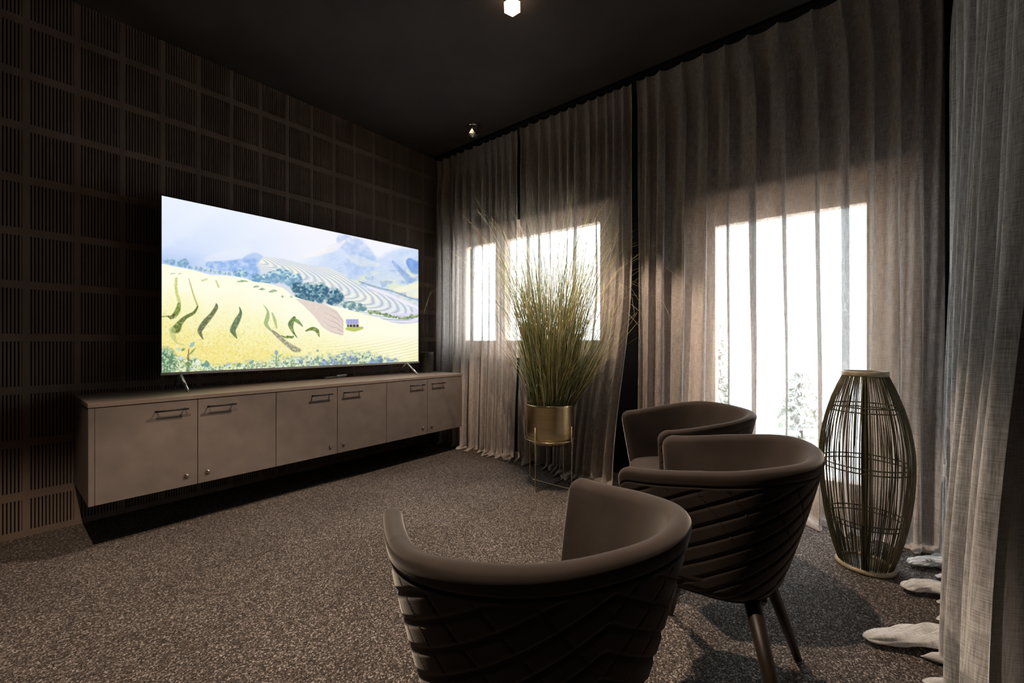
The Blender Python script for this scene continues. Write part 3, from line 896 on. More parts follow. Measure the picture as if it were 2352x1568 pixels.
    def dark(pts, w, tr=cA, col=C(96, 118, 76), lc=C(190, 205, 120), a=1.0):
        m = stroke(pts, [x_ / 5.06 for x_ in w], tr)
        mix(m * a * (0.75 + 0.35 * tx), col)
        mix(m * a * ss(0.52, 0.68, tx) * 0.75, lc)
    dark([(228, 400), (222, 480), (235, 580), (262, 680), (245, 760)], [14, 18, 18, 20, 26], col=C(196, 200, 116), lc=C(244, 246, 176), a=0.9)
    dark([(258, 700), (245, 770), (205, 830), (160, 862)], [20, 32, 30, 14], col=C(112, 132, 60))
    dark([(50, 848), (120, 840), (170, 850), (205, 820)], [4, 8, 22, 12], col=C(86, 84, 58))
    dark([(372, 400), (395, 480), (430, 600), (475, 720)], [4, 8, 9, 12], col=C(190, 186, 110), a=0.9)
    dark([(475, 730), (430, 800), (340, 850), (270, 920), (230, 985), (185, 1010)], [10, 18, 22, 34, 52, 22], col=C(90, 104, 56), lc=C(180, 200, 110))
    dark([(180, 1000), (195, 1080), (240, 1150), (330, 1180)], [40, 28, 10, 3], col=C(190, 200, 130), a=0.7)
    dark([(692, 690), (690, 740), (640, 820), (570, 900), (520, 970), (500, 1020), (540, 1110)], [3, 24, 26, 34, 34, 26, 3], col=C(92, 100, 74), lc=C(170, 178, 120))
    dark([(960, 730), (975, 800), (940, 880), (905, 950), (885, 1010), (935, 1100)], [3, 18, 34, 36, 34, 3], col=C(88, 112, 84), lc=C(160, 176, 124))
    dark([(1240, 710), (1290, 780), (1285, 860), (1270, 930), (1330, 1010)], [2, 12, 26, 24, 10], col=C(150, 176, 116), a=0.85)
    dark([(1340, 800), (1370, 880), (1395, 980)], [8, 18, 8], col=C(150, 176, 110), a=0.7)
    dark([(1330, 1000), (1400, 1060), (1500, 1150), (1600, 1220), (1660, 1235)], [10, 24, 26, 36, 20], col=C(150, 146, 120), lc=C(228, 224, 206))
    dark([(1440, 1060), (1500, 1085), (1590, 1075)], [2, 12, 8], col=C(100, 118, 60))
    dark([(80, 860), (40, 930), (60, 1010), (115, 1090)], [20, 34, 16, 3], tr=cB, col=C(88, 112, 66))
    dark([(70, 880), (120, 900), (180, 960)], [16, 22, 4], tr=cB, col=C(120, 146, 90))
    dark([(215, 1010), (290, 985), (345, 1010), (370, 1080)], [8, 22, 24, 3], tr=cB, col=C(98, 118, 60))
    dark([(0, 1080), (60, 1085)], [16, 12], tr=cB, col=C(96, 112, 62))
    for (a_, b_) in [((530, 425), (580, 410)), ((690, 430), (720, 500))]:
        dark([a_, b_], [10, 12], col=C(206, 212, 150), a=0.8)
    for (a_, b_, w_) in [((930, 440), (1060, 435), 14), ((1120, 505), (1190, 495), 14), ((1190, 530), (1260, 530), 16), ((1300, 560), (1400, 545), 18), ((1450, 610), (1470, 625), 14), ((1550, 610), (1575, 625), 12), ((160, 350), (220, 345), 5), ((250, 355), (290, 345), 5)]:
        dark([a_, ((a_[0] + b_[0]) / 2, (a_[1] + b_[1]) / 2 - 6), b_], [3, w_, 3], col=C(146, 172, 132), lc=C(210, 222, 180))
    # foreground foliage along the bottom edge
    fg = line([(40, 1180), (150, 1200), (240, 1260), (330, 1240), (420, 1290), (620, 1290), (760, 1270), (900, 1260), (1000, 1240), (1120, 1235), (1250, 1235), (1400, 1220), (1560, 1215), (1700, 1235), (1800, 1270), (1925, 1290)], crop1)
    fgm = ss(-8, 8, py - fg + 22 * (fbm(9, 7, 111) - 0.5))
    mix(fgm * 0.8, C(226, 236, 196))
    lf = fbm(5, 4, 113, 3)
    mix(fgm * ss(0.50, 0.62, lf) * 0.9, C(128, 160, 120))
    mix(fgm * ss(0.58, 0.70, fbm(4, 4, 115, 3)) * 0.8, C(92, 124, 112))
    mix(fgm * ss(0.60, 0.72, fbm(4, 3, 117, 3)) * 0.8, C(244, 250, 246))
    mix(fgm * ss(660, 760, px) * ss(960, 900, px) * ss(0.45, 0.65, fbm(9, 8, 119, 3)) * 0.75, C(122, 146, 196))
    mix(fgm * ss(0.6, 0.75, fbm(5, 5, 121, 3)) * ss(420, 460, px) * 0.4, C(170, 210, 220))
    # bottom-left dark bush and leaves
    bb_ = 1 - ss(0.7, 1.1, np.hypot((px - 383) / 24.0, (py - 828) / 34.0) + 0.5 * (fbm(5, 5, 123) - 0.5))
    mix(bb_ * 0.9, C(96, 132, 96))
    mix(bb_ * ss(0.5, 0.62, fbm(3.2, 3.2, 125, 2)) * 0.9, C(196, 222, 190))
    for (p0, p1, w_, c_) in [((385, 1200), (440, 1140), 20, C(150, 190, 200)), ((220, 1220), (300, 1225), 16, C(196, 218, 206)), ((290, 1240), (325, 1215), 14, C(122, 156, 96)),
                             ((240, 1330), (320, 1320), 16, C(206, 222, 226)), ((375, 1290), (455, 1205), 11, C(136, 164, 90)), ((575, 1360), (590, 1430), 26, C(104, 156, 150)),
                             ((470, 1360), (490, 1400), 30, C(238, 246, 220)), ((1380, 1240), (1400, 1290), 20, C(150, 186, 190)), ((1330, 1290), (1390, 1330), 10, C(170, 206, 180)), ((1400, 1320), (1460, 1280), 12, C(160, 200, 170)),
                             ((330, 1390), (400, 1400), 24, C(110, 140, 84)), ((930, 1430), (970, 1380), 16, C(120, 160, 130)), ((1080, 1400), (1130, 1350), 14, C(122, 162, 150)), ((800, 1420), (860, 1380), 14, C(176, 196, 196))]:
        q_ = ((p0[0] + p1[0]) / 2, (p0[1] + p1[1]) / 2)
        mix(stroke([p0, q_, p1], [w_ * 0.3 / 5.06, w_ * 1.2 / 5.06, w_ * 0.2 / 5.06], cA) * 0.9, c_)
    mix(stroke([(368, 1350), (366, 1290), (375, 1220)], [2, 1.4, 1.0], cA), C(150, 108, 70))
    mix(stroke([(1385, 1420), (1388, 1330), (1395, 1240)], [1.2, 1.2, 0.8], cA), C(130, 160, 160))
    for (cx, cy, r) in [(350, 1240, 16), (650, 1330, 20), (780, 1340, 40), (1080, 1345, 32), (160, 1370, 26), (560, 1380, 34), (420, 1350, 20)]:
        blobs(cx, cy, r, 5, C(104, 126, 150), C(206, 222, 230), int(cx) + 700, tr=cB, amt=0.8)
    # small pale lettering at the lower right corner of the picture
    lx, ly = cB(1255, 1320)
    hgt = 9.0
    def bar(x_, w_, y0_=0.0, y1_=1.0):
        return ss(0, 0.7, px - lx - x_) * ss(0, 0.7, lx + x_ + w_ - px) * ss(0, 0.7, py - (ly - hgt * (1 - y0_))) * ss(0, 0.7, (ly - hgt * (1 - y1_)) - py)
    for (x_, w_, a_, b_) in [(0, 2, 0, 1), (4, 1.6, 0.1, 1), (6.5, 1.6, 0.3, 0.8), (9, 2, 0, 1), (14, 2, 0, 1), (14, 6, 0, 0.2), (14, 6, 0.45, 0.62), (19, 2, 0.5, 1), (14, 6, 0.85, 1)]:
        mix(bar(x_, w_, a_, b_) * 0.6, C(250, 236, 238))
    img = np.clip(img, 0, 255) / 255.0
    lin = np.where(img <= 0.04045, img / 12.92, ((img + 0.055) / 1.055) ** 2.4)
    V = np.stack([X - tv.location.x, np.full(X.shape, TY - 0.0005 - tv.location.y), Z - tv.location.z], -1).reshape(-1, 3)
    idx = np.arange(NX * NZ).reshape(NZ, NX)
    Fq = np.stack([idx[:-1, :-1], idx[1:, :-1], idx[1:, 1:], idx[:-1, 1:]], -1).reshape(-1, 4)
    me = bpy.data.meshes.new('tv_screen')
    me.vertices.add(len(V)); me.vertices.foreach_set('co', V.astype(np.float32).ravel())
    me.loops.add(Fq.size); me.loops.foreach_set('vertex_index', Fq.astype(np.int32).ravel())
    me.polygons.add(len(Fq)); me.polygons.foreach_set('loop_start', (np.arange(len(Fq)) * 4).astype(np.int32))
    me.update(calc_edges=True)
    at = me.color_attributes.new('picture', 'FLOAT_COLOR', 'POINT')
    rgba = np.concatenate([lin, np.ones(lin.shape[:2] + (1,))], -1).reshape(-1, 4)
    at.data.foreach_set('color', rgba.astype(np.float32).ravel())
    o = link('tv_screen', me, M['screen'], tv, shade=False)
    o['label'] = 'lit screen with a picture of golden rice terraces and blue mountains'
paint_picture()

# ------------------------------------------------------------------ small things on the worktop
rc = empty('remote_control', (1.70, 3.175, CZT), 0.05)
tag(rc, 'slim dark remote control lying on the worktop below the television', 'remote control')
bm = bmesh.new(); box(bm, -0.095, 0.085, -0.021, 0.021, 0.0, 0.012, 0.004, 2); obj('remote_body', bm, M['tv_back'], rc)
bm = bmesh.new(); box(bm, -0.075, 0.05, -0.013, 0.013, 0.0118, 0.0145, 0.001, 1)
o = obj('button_panel', bm, M['silver'], rc, flat=True)
rc2 = empty('remote_control', (1.755, 3.175, CZT + 0.015), 0.12)
tag(rc2, 'small white remote control resting on top of the dark remote', 'remote control')
bm = bmesh.new(); box(bm, -0.045, 0.045, -0.014, 0.014, 0.0, 0.010, 0.004, 2); obj('remote_body', bm, M['white_plastic'], rc2)
bm = bmesh.new()
for i in range(3): box(bm, -0.03 + i * 0.022, -0.018 + i * 0.022, -0.006, 0.006, 0.0098, 0.0112)
obj('button', bm, M['tv_back'], rc2, flat=True)

cn = empty('perforated_container', (2.585, 3.13, CZT))
tag(cn, 'dark perforated metal container standing on the worktop right of the television', 'container')
def perforated():
    R, H, n, rows = 0.064, 0.190, 28, 13
    bm = bmesh.new()
    V, F = [], []
    # cylinder wall made of cells, holes left open in a regular pattern
    for r in range(rows):
        for k in range(n):
            z0, z1 = 0.004 + r * (H - 0.008) / rows, 0.004 + (r + 1) * (H - 0.008) / rows
            a0, a1 = 2 * PI * k / n, 2 * PI * (k + 1) / n
            def P(a, z): return (R * math.cos(a), R * math.sin(a), z)
            b = len(V)
            am, zm = (a0 + a1) / 2, (z0 + z1) / 2
            outer = [P(a0, z0), P(a1, z0), P(a1, z1), P(a0, z1)]
            if 0 < r < rows - 2 and (k + r) % 2 == 0:
                ha, hz = (a1 - a0) * 0.30, (z1 - z0) * 0.32
                inner = [P(am - ha, zm - hz), P(am + ha, zm - hz), P(am + ha, zm + hz), P(am - ha, zm + hz)]
                V += outer + inner
                for q in range(4):
                    F.append((b + q, b + (q + 1) % 4, b + 4 + (q + 1) % 4, b + 4 + q))
            else:
                V += outer
                F.append((b, b + 1, b + 2, b + 3))
    o = mesh_np('container_wall', V, F, M['container'], cn)
    bm = bmesh.new(); bm.from_mesh(o.data); bmesh.ops.remove_doubles(bm, verts=bm.verts, dist=1e-5)
    bm.to_mesh(o.data); bm.free()
    md = o.modifiers.new('thick', 'SOLIDIFY'); md.thickness = 0.0015; md.offset = -1
    for zz_ in (H - 0.003, 0.004):
        bm = bmesh.new(); tube(bm, ring_pts(R, zz_, 40), 0.003, 8, closed=True)
        obj('container_rim', bm, M['container'], cn)
    bm = bmesh.new(); r_ = lathe(bm, [(R - 0.006, 0.004), (R - 0.006, H - 0.02)], 32); bm.faces.new(r_[1]); bm.faces.new(list(reversed(r_[0])))
    obj('container_lining', bm, M['inside'], cn)
perforated()

# ------------------------------------------------------------------ ceiling spots
def ceiling_spot(x, y, lit, label, energy=0.0, cone=88, out=False):
    root = empty('ceiling_spotlight', (x, y, ZC))
    tag(root, label, 'ceiling light', 'crystal ceiling spotlights')
    bm = bmesh.new()
    r = lathe(bm, [(0.0005, -0.012), (0.040, -0.012), (0.048, -0.008), (0.050, 0.0)], 32)
    obj('mounting_plate', bm, M['chrome'], root)
    bm = bmesh.new()
    tube(bm, [(0, 0, -0.012), (0, 0, -0.026)], 0.016, 16)
    obj('lamp_holder', bm, M['chrome'], root)
    bm = bmesh.new()
    bmesh.ops.create_icosphere(bm, subdivisions=1, radius=0.050)
    bmesh.ops.scale(bm, vec=(1, 1, 0.8), verts=bm.verts)
    bmesh.ops.translate(bm, verts=bm.verts, vec=(0, 0, -0.060))
    c = obj('crystal', bm, M['bulb'] if lit else M['crystal'], root, flat=True)
    c['label'] = 'faceted glass crystal, lit' if lit else 'faceted glass crystal, unlit'
    if lit:
        ld = bpy.data.lights.new('spot_beam', 'SPOT')
        ld.energy = energy
        ld.color = (1.0, 0.78, 0.60)
        ld.spot_size = math.radians(cone)
        ld.spot_blend = 0.22
        ld.shadow_soft_size = 0.02
        lo = bpy.data.objects.new('spot_beam', ld)
        COL.objects.link(lo)
        lo.parent = root
        lo.location = (0, 0, -0.105)
    return root
LAMP = 225.0
ceiling_spot(1.755, 1.42, True, 'lit crystal spotlight glowing warm in the middle of the dark ceiling', LAMP)
ceiling_spot(2.60, 2.54, False, 'small unlit crystal spotlight in the far corner by the curtain top')
ceiling_spot(-0.08, 1.12, True, 'lit crystal spotlight on the ceiling left of the television and cabinets', LAMP * 0.8)

# ------------------------------------------------------------------ armchairs
def armchair_parts(root):
    NU, NV = 420, 84
    zb = 0.340
    th = 0.040
    def plan(u, q):
        """u -1..1 round the U (0 = middle of the back), q 0 bottom..1 rim -> outer point, outward normal"""
        W = 0.182 + 0.090 * q ** 0.8
        D = 0.152 + 0.105 * q ** 0.8
        Fr = 0.182 + 0.046 * q
        arm = 0.36
        s = 1 if u >= 0 else -1
        a = abs(u)
        if a < 1 - arm:
            th_ = a / (1 - arm) * PI / 2
            x = W * math.sin(th_) ** 0.86 if th_ > 0 else 0.0
            y = -D * max(math.cos(th_), 0.0) ** 0.86
        else:
            k = (a - (1 - arm)) / arm
            x = W - 0.018 * k * k * (0.4 + 0.6 * q)
            y = Fr * k
        return Vector((s * x, y, 0))
    def normal(u, q):
        d = 0.004
        a, b = plan(max(u - d, -1), q), plan(min(u + d, 1), q)
        t = (b - a).normalized()
        return Vector((t.y, -t.x, 0))
    us = np.linspace(-1, 1, NU)
    # arc length from the back centre
    arc = []
    for u in us:
        n = 14
        L = 0; p = plan(0, 0.8)
        for j in range(1, n + 1):
            q_ = plan(u * j / n, 0.8); L += (q_ - p).length; p = q_
        arc.append(L)
    V, F = [], []
    rows = None
    for iu, u in enumerate(us):
        a = abs(u)
        ztop = 0.658 + 0.053 * smooth((1.0 - a) / 0.75)
        endd = arc[-1] - arc[iu]
        close = 1.0
        if endd < 0.020:
            close = math.sqrt(max(0.0, 1 - ((0.020 - endd) / 0.020) ** 2))
        rr_c = 0.042
        ztop_l = ztop - (rr_c * (1 - math.sqrt(max(0.0, 1 - ((rr_c - endd) / rr_c) ** 2))) if endd < rr_c else 0.0)
        close = max(close, 0.02)
        prof = []
        n_out = 130
        r = th / 2
        for j in range(n_out):
            z = zb + (ztop_l - r - zb) * j / (n_out - 1)
            prof.append((z, 0.0, 'o'))
        for j in range(1, 12):
            an = PI * j / 12
            prof.append((ztop_l - r + r * math.sin(an), r - r * math.cos(an), 'r'))
        for j in range(13):
            z = ztop_l - r - (ztop_l - r - 0.395) * j / 12
            prof.append((z, th + 0.004 * math.sin(PI * j / 12), 'i'))
        ring = []
        for (z, off, kind) in prof:
            q = min(1.0, max(0.0, (z - zb) / (0.70 - zb)))
            p = plan(u, q); nn = normal(u, q)
            mid = th / 2
            o_ = mid + (off - mid) * close
            if kind == 'o':
                pitch = 0.047
                ph1 = (z + 0.52 * arc[iu]) / pitch
                v1 = max(0.0, 1 - (abs(math.sin(PI * ph1)) / 0.55) ** 0.8)
                v2 = max(0.0, 1 - abs(math.sin(PI * (z - 1.30 * arc[iu]) / (pitch * 2.2))) / 0.12) * smooth((z - 0.47) / 0.10)
                fade = smooth((ztop_l - 0.040 - z) / 0.012) * smooth(endd / 0.012) * smooth((z - zb) / 0.01)
                seam = math.exp(-((z - (ztop_l - 0.036)) / 0.0022) ** 2)
                o_ += 0.0050 * max(v1, 0.7 * v2) * fade * close + 0.004 * seam * close
                o_ += 0.015 * max(0, (0.373 - z) / 0.035) ** 2
            p = p - nn * o_
            ring.append((p.x, p.y, z))
        if rows is None: rows = len(ring)
        V += ring
    for iu in range(NU - 1):
        for j in range(rows - 1):
            a = iu * rows + j; b = a + rows
            F.append((a, b, b + 1, a + 1))
    for iu in (0, NU - 1):   # close the arm fronts
        base = iu * rows
        lo, hi = 0, rows - 1
        while hi - lo > 2:
            f = (base + lo, base + lo + 1, base + hi - 1, base + hi)
            F.append(f if iu == 0 else tuple(reversed(f)))
            lo += 1; hi -= 1
        F.append((base + lo, base + lo + 1, base + hi))
    shell = mesh_np('upholstered_shell', V, F, M['velvet'], root)
    shell['label'] = 'curved velvet back and arms with quilted chevron stitching outside'
    # seat cushion
    def dshape(s, grow=0.0, fr=0.0):
        pts = []
        for j in range(72):
            a = 2 * PI * j / 72
            c_, s_ = math.cos(a), math.sin(a)
            x = (0.197 + grow) * s * (abs(c_) ** 0.62) * (1 if c_ > 0 else -1)
            y = (0.200 + grow) * s * (abs(s_) ** 0.62) * (1 if s_ > 0 else -1)
            if y < 0: y *= 0.93; x *= 1 - 0.20 * (abs(y) / 0.2) ** 2
            pts.append((x, y + 0.022))
        return pts
    bm = bmesh.new()
    prof = [(0.80, 0.368, 0), (0.97, 0.372, 0), (1.02, 0.388, 0), (1.03, 0.410, 0), (1.01, 0.430, 0), (0.96, 0.443, 0), (0.85, 0.449, 0), (0.6, 0.452, 0), (0.3, 0.453, 0), (0.05, 0.453, 0)]
    rings = []
    for (s, z, _) in prof:
        rings.append([bm.verts.new((x, y, z)) for x, y in dshape(s)])
    for i in range(len(rings) - 1):
        for k in range(72):
            bm.faces.new((rings[i][k], rings[i][(k + 1) % 72], rings[i + 1][(k + 1) % 72], rings[i + 1][k]))
    bm.faces.new(rings[-1]); bm.faces.new(list(reversed(rings[0])))
    obj('seat', bm, M['velvet'], root)
    bm = bmesh.new()
    rings = []
    for (s, z) in [(0.55, 0.330), (0.82, 0.332), (0.87, 0.340), (0.90, 0.362), (0.90, 0.372)]:
        rings.append([bm.verts.new((x, y - 0.004, z)) for x, y in dshape(s)])
    for i in range(len(rings) - 1):
        for k in range(72):
            bm.faces.new((rings[i][k], rings[i][(k + 1) % 72], rings[i + 1][(k + 1) % 72], rings[i + 1][k]))
    bm.faces.new(list(reversed(rings[0]))); bm.faces.new(rings[-1])
    obj('seat_base', bm, M['underside'], root)
    for sx in (-1, 1):
        for sy in (-1, 1):
            bm = bmesh.new()
            tube(bm, [(sx * 0.125, sy * 0.105 + 0.005, 0.340), (sx * 0.185, sy * 0.15, 0.17), (sx * 0.245, sy * 0.195, 0.0)], [0.020, 0.0165, 0.0115], 16)
            obj('leg', bm, M['leg_wood'], root)

def copy_tree(o, parent=None):
    c = o.copy()
    COL.objects.link(c)
    if parent is not None:
        c.parent = parent
        c.matrix_parent_inverse = o.matrix_parent_inverse.copy()
    for ch in list(o.children):
        copy_tree(ch, c)
    return c
chair = empty('tub_armchair', (0.640, 0.468, 0), math.radians(-26.8))
armchair_parts(chair)
tag(chair, 'taupe velvet tub armchair nearest the camera, seen from behind in the foreground', 'armchair', 'tub armchairs facing the television')
for (x, y, r, lb) in ((1.339, 0.311, 4.4, 'dark velvet tub armchair in the middle of the three, beside the rattan lantern'),
                      (1.928, 0.575, 41.9, 'velvet tub armchair farthest from the camera, in front of the bright glazed door')):
    c = copy_tree(chair)
    c.location = (x, y, 0); c.rotation_euler = (0, 0, math.radians(r))
    c['label'] = lb

# ------------------------------------------------------------------ potted grass
pg = empty('potted_grass', (2.437, 1.635, 0), 0.0)
tag(pg, 'tall ornamental grass in a brass planter on thin legs before the curtains', 'potted plant')
bm = bmesh.new()
r = lathe(bm, [(0.0005, 0.292), (0.090, 0.292), (0.125, 0.300), (0.150, 0.320), (0.163, 0.352), (0.166, 0.40), (0.166, 0.562), (0.168, 0.572), (0.165, 0.574), (0.162, 0.565), (0.161, 0.40), (0.15, 0.34)], 72)
obj('planter_pot', bm, M['brass'], pg)['label'] = 'round brushed brass bucket'
bm = bmesh.new()
r = lathe(bm, [(0.0005, 0.535), (0.08, 0.537), (0.161, 0.530)], 40)
obj('soil', bm, M['soil'], pg)
bm = bmesh.new()
R_ = 0.174
for ang in (0, PI / 2):
    c_, s_ = math.cos(ang), math.sin(ang)
    pts = []
    lift = 0.0 if ang == 0 else 0.009
    prof = [(-R_, 0.43)] + [(-R_, 0.06)]
    for j in range(1, 7):
        a = PI / 2 * j / 6
        prof.append((-R_ + 0.035 * (1 - math.cos(a)), 0.039 + lift - 0.035 * math.sin(a)))
    prof2 = [(-x, z) for (x, z) in reversed(prof)]
    tube(bm, [(c_ * x, s_ * x, z) for (x, z) in prof + prof2], 0.0036, 8)
tube(bm, ring_pts(R_ - 0.002, 0.335, 60), 0.003, 8, closed=True)
obj('plant_stand', bm, M['brass'], pg)['label'] = 'thin brass wire stand with crossed U-shaped legs'

def blades(name, n, fn, seed, parent):
    rs = random.Random(seed)
    V, F, Cc = [], [], []
    for i in range(n):
        base, dirv, length, lean, droop, w, col = fn(rs)
        d = Vector((math.cos(dirv), math.sin(dirv), 0))
        side = Vector((-d.y, d.x, 0))
        wob = rs.uniform(-1, 1); tw = rs.uniform(0, PI)
        seg = 11
        b = len(V)
        p = Vector(base); ang = lean
        step = length / seg
        for k in range(seg + 1):
            t = k / seg
            ww = w * (1 - t ** 1.8) * (0.65 + 0.35 * min(1, t * 5)) + 0.0004
            if p.x > 0.17: p.x = 0.17 + 0.07 * math.tanh((p.x - 0.17) / 0.07)
            sd = side * math.cos(tw + t) + d * math.sin(tw + t) * math.cos(ang)
            V.append(tuple(p - sd * ww)); V.append(tuple(p + sd * ww))
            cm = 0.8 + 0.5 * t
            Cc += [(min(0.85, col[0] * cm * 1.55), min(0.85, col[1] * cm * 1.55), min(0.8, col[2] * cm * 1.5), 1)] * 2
            ang_t = lean + droop * t ** 2.6
            p = p + (d * math.sin(ang_t) + Vector((0, 0, 1)) * math.cos(ang_t)) * step + side * wob * 0.010 * math.sin(t * 4) * length
        for k in range(seg):
            q = b + 2 * k
            F.append((q, q + 1, q + 3, q + 2))
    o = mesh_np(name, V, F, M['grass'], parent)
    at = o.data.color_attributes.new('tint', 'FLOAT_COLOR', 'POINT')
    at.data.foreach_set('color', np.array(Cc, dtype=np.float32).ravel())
    return o
PAL = [(0.12, 0.16, 0.06), (0.30, 0.28, 0.12), (0.52, 0.44, 0.24), (0.05, 0.075, 0.03), (0.72, 0.63, 0.42), (0.07, 0.07, 0.03), (0.14, 0.20, 0.11), (0.40, 0.30, 0.14)]
def main_blade(rs):
    a = rs.uniform(0, 2 * PI); r = 0.12 * math.sqrt(rs.random())
    da = a + rs.gauss(0, 0.5)
    L = rs.choice([rs.uniform(0.45, 0.9), rs.uniform(0.8, 1.25), rs.uniform(1.05, 1.46)])
    lean = abs(rs.gauss(0, 0.12)) + r * 0.8
    droop = abs(rs.gauss(0, 0.5)) + (0.25 if L > 0.9 else 0.1)
    return (r * math.cos(a), r * math.sin(a), 0.53), da, L, lean, droop, rs.uniform(0.0010, 0.0026), rs.choice(PAL)
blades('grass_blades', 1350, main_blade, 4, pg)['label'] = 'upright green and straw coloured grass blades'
def low_blade(rs):
    a = rs.uniform(0, 2 * PI); r = rs.uniform(0.05, 0.14)
    L = rs.uniform(0.2, 0.62)
    return (r * math.cos(a), r * math.sin(a), 0.53), a + rs.gauss(0, 0.3), L, rs.uniform(0.15, 0.45), rs.uniform(0.5, 1.9), rs.uniform(0.001, 0.0022), rs.choice(PAL)
blades('arching_blades', 210, low_blade, 9, pg)['label'] = 'short arching side blades'
def wisp(rs):
    a = rs.uniform(0, 2 * PI); r = 0.1 * math.sqrt(rs.random())
    L = rs.uniform(1.15, 1.5)
    return (r * math.cos(a), r * math.sin(a), 0.53), a + rs.gauss(0, 0.4), L, rs.uniform(0.06, 0.30), rs.uniform(1.6, 3.6), rs.uniform(0.0007, 0.0012), (0.42, 0.36, 0.24)
blades('long_wisps', 70, wisp, 15, pg)['label'] = 'long pale drooping wisps'
# a side tuft leaning towards the glazed door (to the right seen from the chairs)
def tuft(rs):
    r = 0.04 * math.sqrt(rs.random()); a = rs.uniform(0, 2 * PI)
    L = rs.uniform(0.4, 0.85)
    return (0.06 + r * math.cos(a), -0.10 + r * math.sin(a), 0.53), math.radians(-66) + rs.gauss(0, 0.20), L, 0.44 + rs.gauss(0, 0.12), rs.gauss(0.0, 0.4), rs.uniform(0.0012, 0.0026), rs.choice(PAL)
blades('side_tuft', 170, tuft, 21, pg)['label'] = 'tuft of blades leaning out towards the glazed door'

# ------------------------------------------------------------------ rattan lantern
rl = empty('rattan_lantern', (2.452, -0.040, 0))
tag(rl, 'tall olive rattan cage lantern standing on the carpet before the glazed door curtain', 'floor lantern')
def rad(z):
    pts = [(0.012, 0.094), (0.12, 0.122), (0.25, 0.149), (0.36, 0.161), (0.47, 0.165), (0.58, 0.157), (0.70, 0.131), (0.79, 0.101), (0.852, 0.078)]
    for i in range(len(pts) - 1):
        if z <= pts[i + 1][0]:
            (z0, r0), (z1, r1) = pts[i], pts[i + 1]
            t = (z - z0) / (z1 - z0)
            return r0 + (r1 - r0) * t
    return pts[-1][1]
def radsm(z):
    if z < 0.46:
        return 0.165 - 0.0715 * ((z - 0.46) / 0.45) ** 2
    return 0.165 - 0.087 * ((z - 0.46) / 0.392) ** 2
bm = bmesh.new()
rs = random.Random(2)
for k in range(98):
    a0 = 2 * PI * k / 98 + rs.uniform(-0.018, 0.018)
    tw = rs.uniform(-0.05, 0.05)
    pts = []
    for j in range(19):
        z = 0.014 + (0.846 - 0.014) * j / 18
        rr = radsm(z) + rs.uniform(-0.0008, 0.0008)
        a = a0 + tw * math.sin(PI * j / 18)
        pts.append((rr * math.cos(a), rr * math.sin(a), z))
    tube(bm, pts, 0.0017 if k % 3 else 0.0024, 6)
obj('rattan_cage', bm, M['rattan'], rl)['label'] = 'bulging cage of thin vertical rattan rods'
for zz in (0.215, 0.455, 0.705):
    bm = bmesh.new()
    for dz in (-0.010, 0.010):
        tube(bm, ring_pts(radsm(zz + dz) - 0.004, zz + dz, 64), 0.0032, 8, closed=True)
    obj('rattan_hoop', bm, M['rattan'], rl)
for k in range(4):
    a = 2 * PI * k / 4 + PI - 0.03
    bm = bmesh.new()
    prev = None
    for j in range(21):
        z = 0.014 + 0.83 * j / 20
        rr = radsm(z) - 0.006
        c, s = math.cos(a), math.sin(a)
        q = []
        for (dw, dr) in ((-0.0095, 0), (0.0095, 0), (0.0095, -0.006), (-0.0095, -0.006)):
            q.append(bm.verts.new(((rr + dr) * c - dw * s, (rr + dr) * s + dw * c, z)))
        if prev:
            for i in range(4):
                bm.faces.new((prev[i], prev[(i + 1) % 4], q[(i + 1) % 4], q[i]))
        prev = q
    obj('frame_strip', bm, M['rattan'], rl)
bm = bmesh.new()
lathe(bm, [(0.074, 0.848), (0.080, 0.846), (0.083, 0.850), (0.083, 0.866), (0.080, 0.869), (0.074, 0.869), (0.072, 0.866), (0.072, 0.850), (0.074, 0.848)], 48)
obj('top_rim', bm, M['rattan_rim'], rl)
bm = bmesh.new()
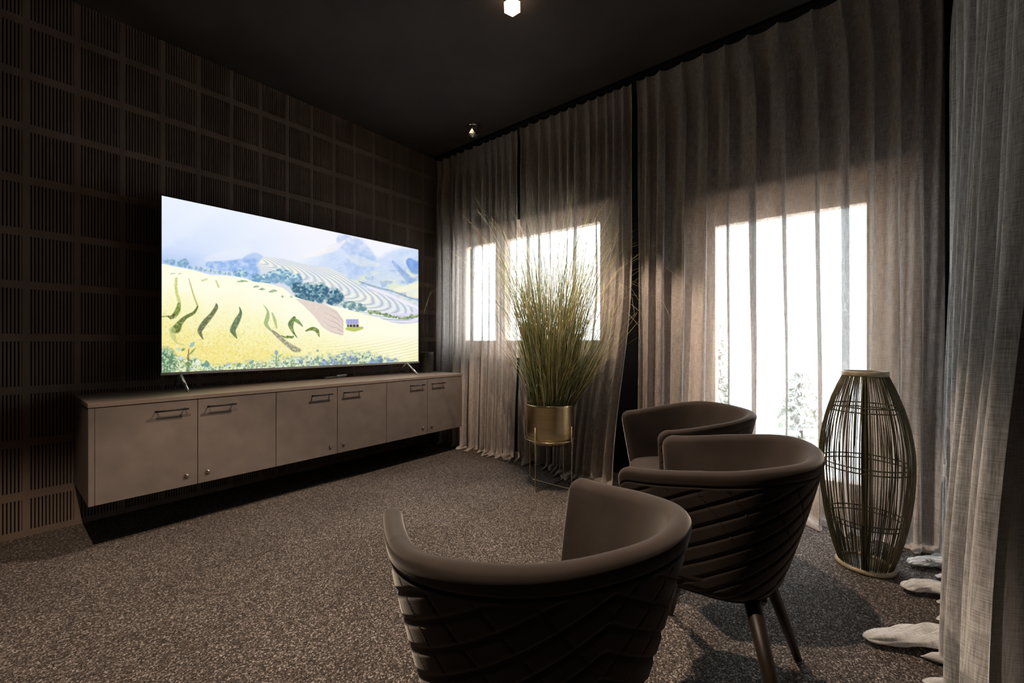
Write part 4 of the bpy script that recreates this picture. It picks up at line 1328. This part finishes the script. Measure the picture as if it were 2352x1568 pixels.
lathe(bm, [(0.086, 0.001), (0.104, 0.001), (0.108, 0.006), (0.106, 0.013), (0.098, 0.020), (0.088, 0.021), (0.086, 0.018), (0.086, 0.001)], 56)
obj('base_ring', bm, M['rattan_rim'], rl)
bm = bmesh.new()
r_ = lathe(bm, [(0.0005, 0.004), (0.086, 0.004), (0.086, 0.012), (0.0005, 0.012)], 40)
obj('base_plate', bm, M['rattan'], rl)

# ------------------------------------------------------------------ light from outside, camera
w = bpy.data.worlds.new('overcast_sky')
scene.world = w
w.use_nodes = True
nt = w.node_tree
nt.nodes.clear()
wo = nt.nodes.new('ShaderNodeOutputWorld')
bg = nt.nodes.new('ShaderNodeBackground')
bg.inputs[0].default_value = (0.82, 0.91, 1.0, 1)
bg.inputs[1].default_value = 27.0
nt.links.new(bg.outputs[0], wo.inputs[0])
def portal(y0, y1, z0, z1):
    ld = bpy.data.lights.new('daylight_portal', 'AREA')
    ld.shape = 'RECTANGLE'; ld.size = y1 - y0; ld.size_y = z1 - z0
    ld.cycles.is_portal = True
    o = bpy.data.objects.new('daylight_portal', ld)
    COL.objects.link(o)
    o.location = (XW + 0.15, (y0 + y1) / 2, (z0 + z1) / 2)
    o.rotation_euler = Vector((-1, 0, 0)).to_track_quat('-Z', 'Z').to_euler()
portal(W1[0], W1[1], W1[2], W1[3])
portal(W2[0], W2[1], W2[2], W2[3])

cam = bpy.data.cameras.new('camera')
cam.sensor_width = 36.0
cam.lens = 36.0 * 968.0 / 2352.0
cam.clip_start = 0.02
co = bpy.data.objects.new('camera', cam)
COL.objects.link(co)
co.location = (0, 0, 1.0)
co.rotation_euler = (math.radians(90), 0, math.radians(-51.0))
scene.camera = co

vs = scene.view_settings
vs.view_transform = 'Standard'
vs.look = 'None'
vs.gamma = 1.0
vs.exposure = 0.0
vs.use_curve_mapping = False
cy = scene.cycles
cy.max_bounces = 10
cy.diffuse_bounces = 5
cy.glossy_bounces = 3
cy.transmission_bounces = 6
cy.transparent_max_bounces = 24
cy.sample_clamp_indirect = 60.0
cy.caustics_reflective = False
cy.caustics_refractive = False
cy.use_denoising = True
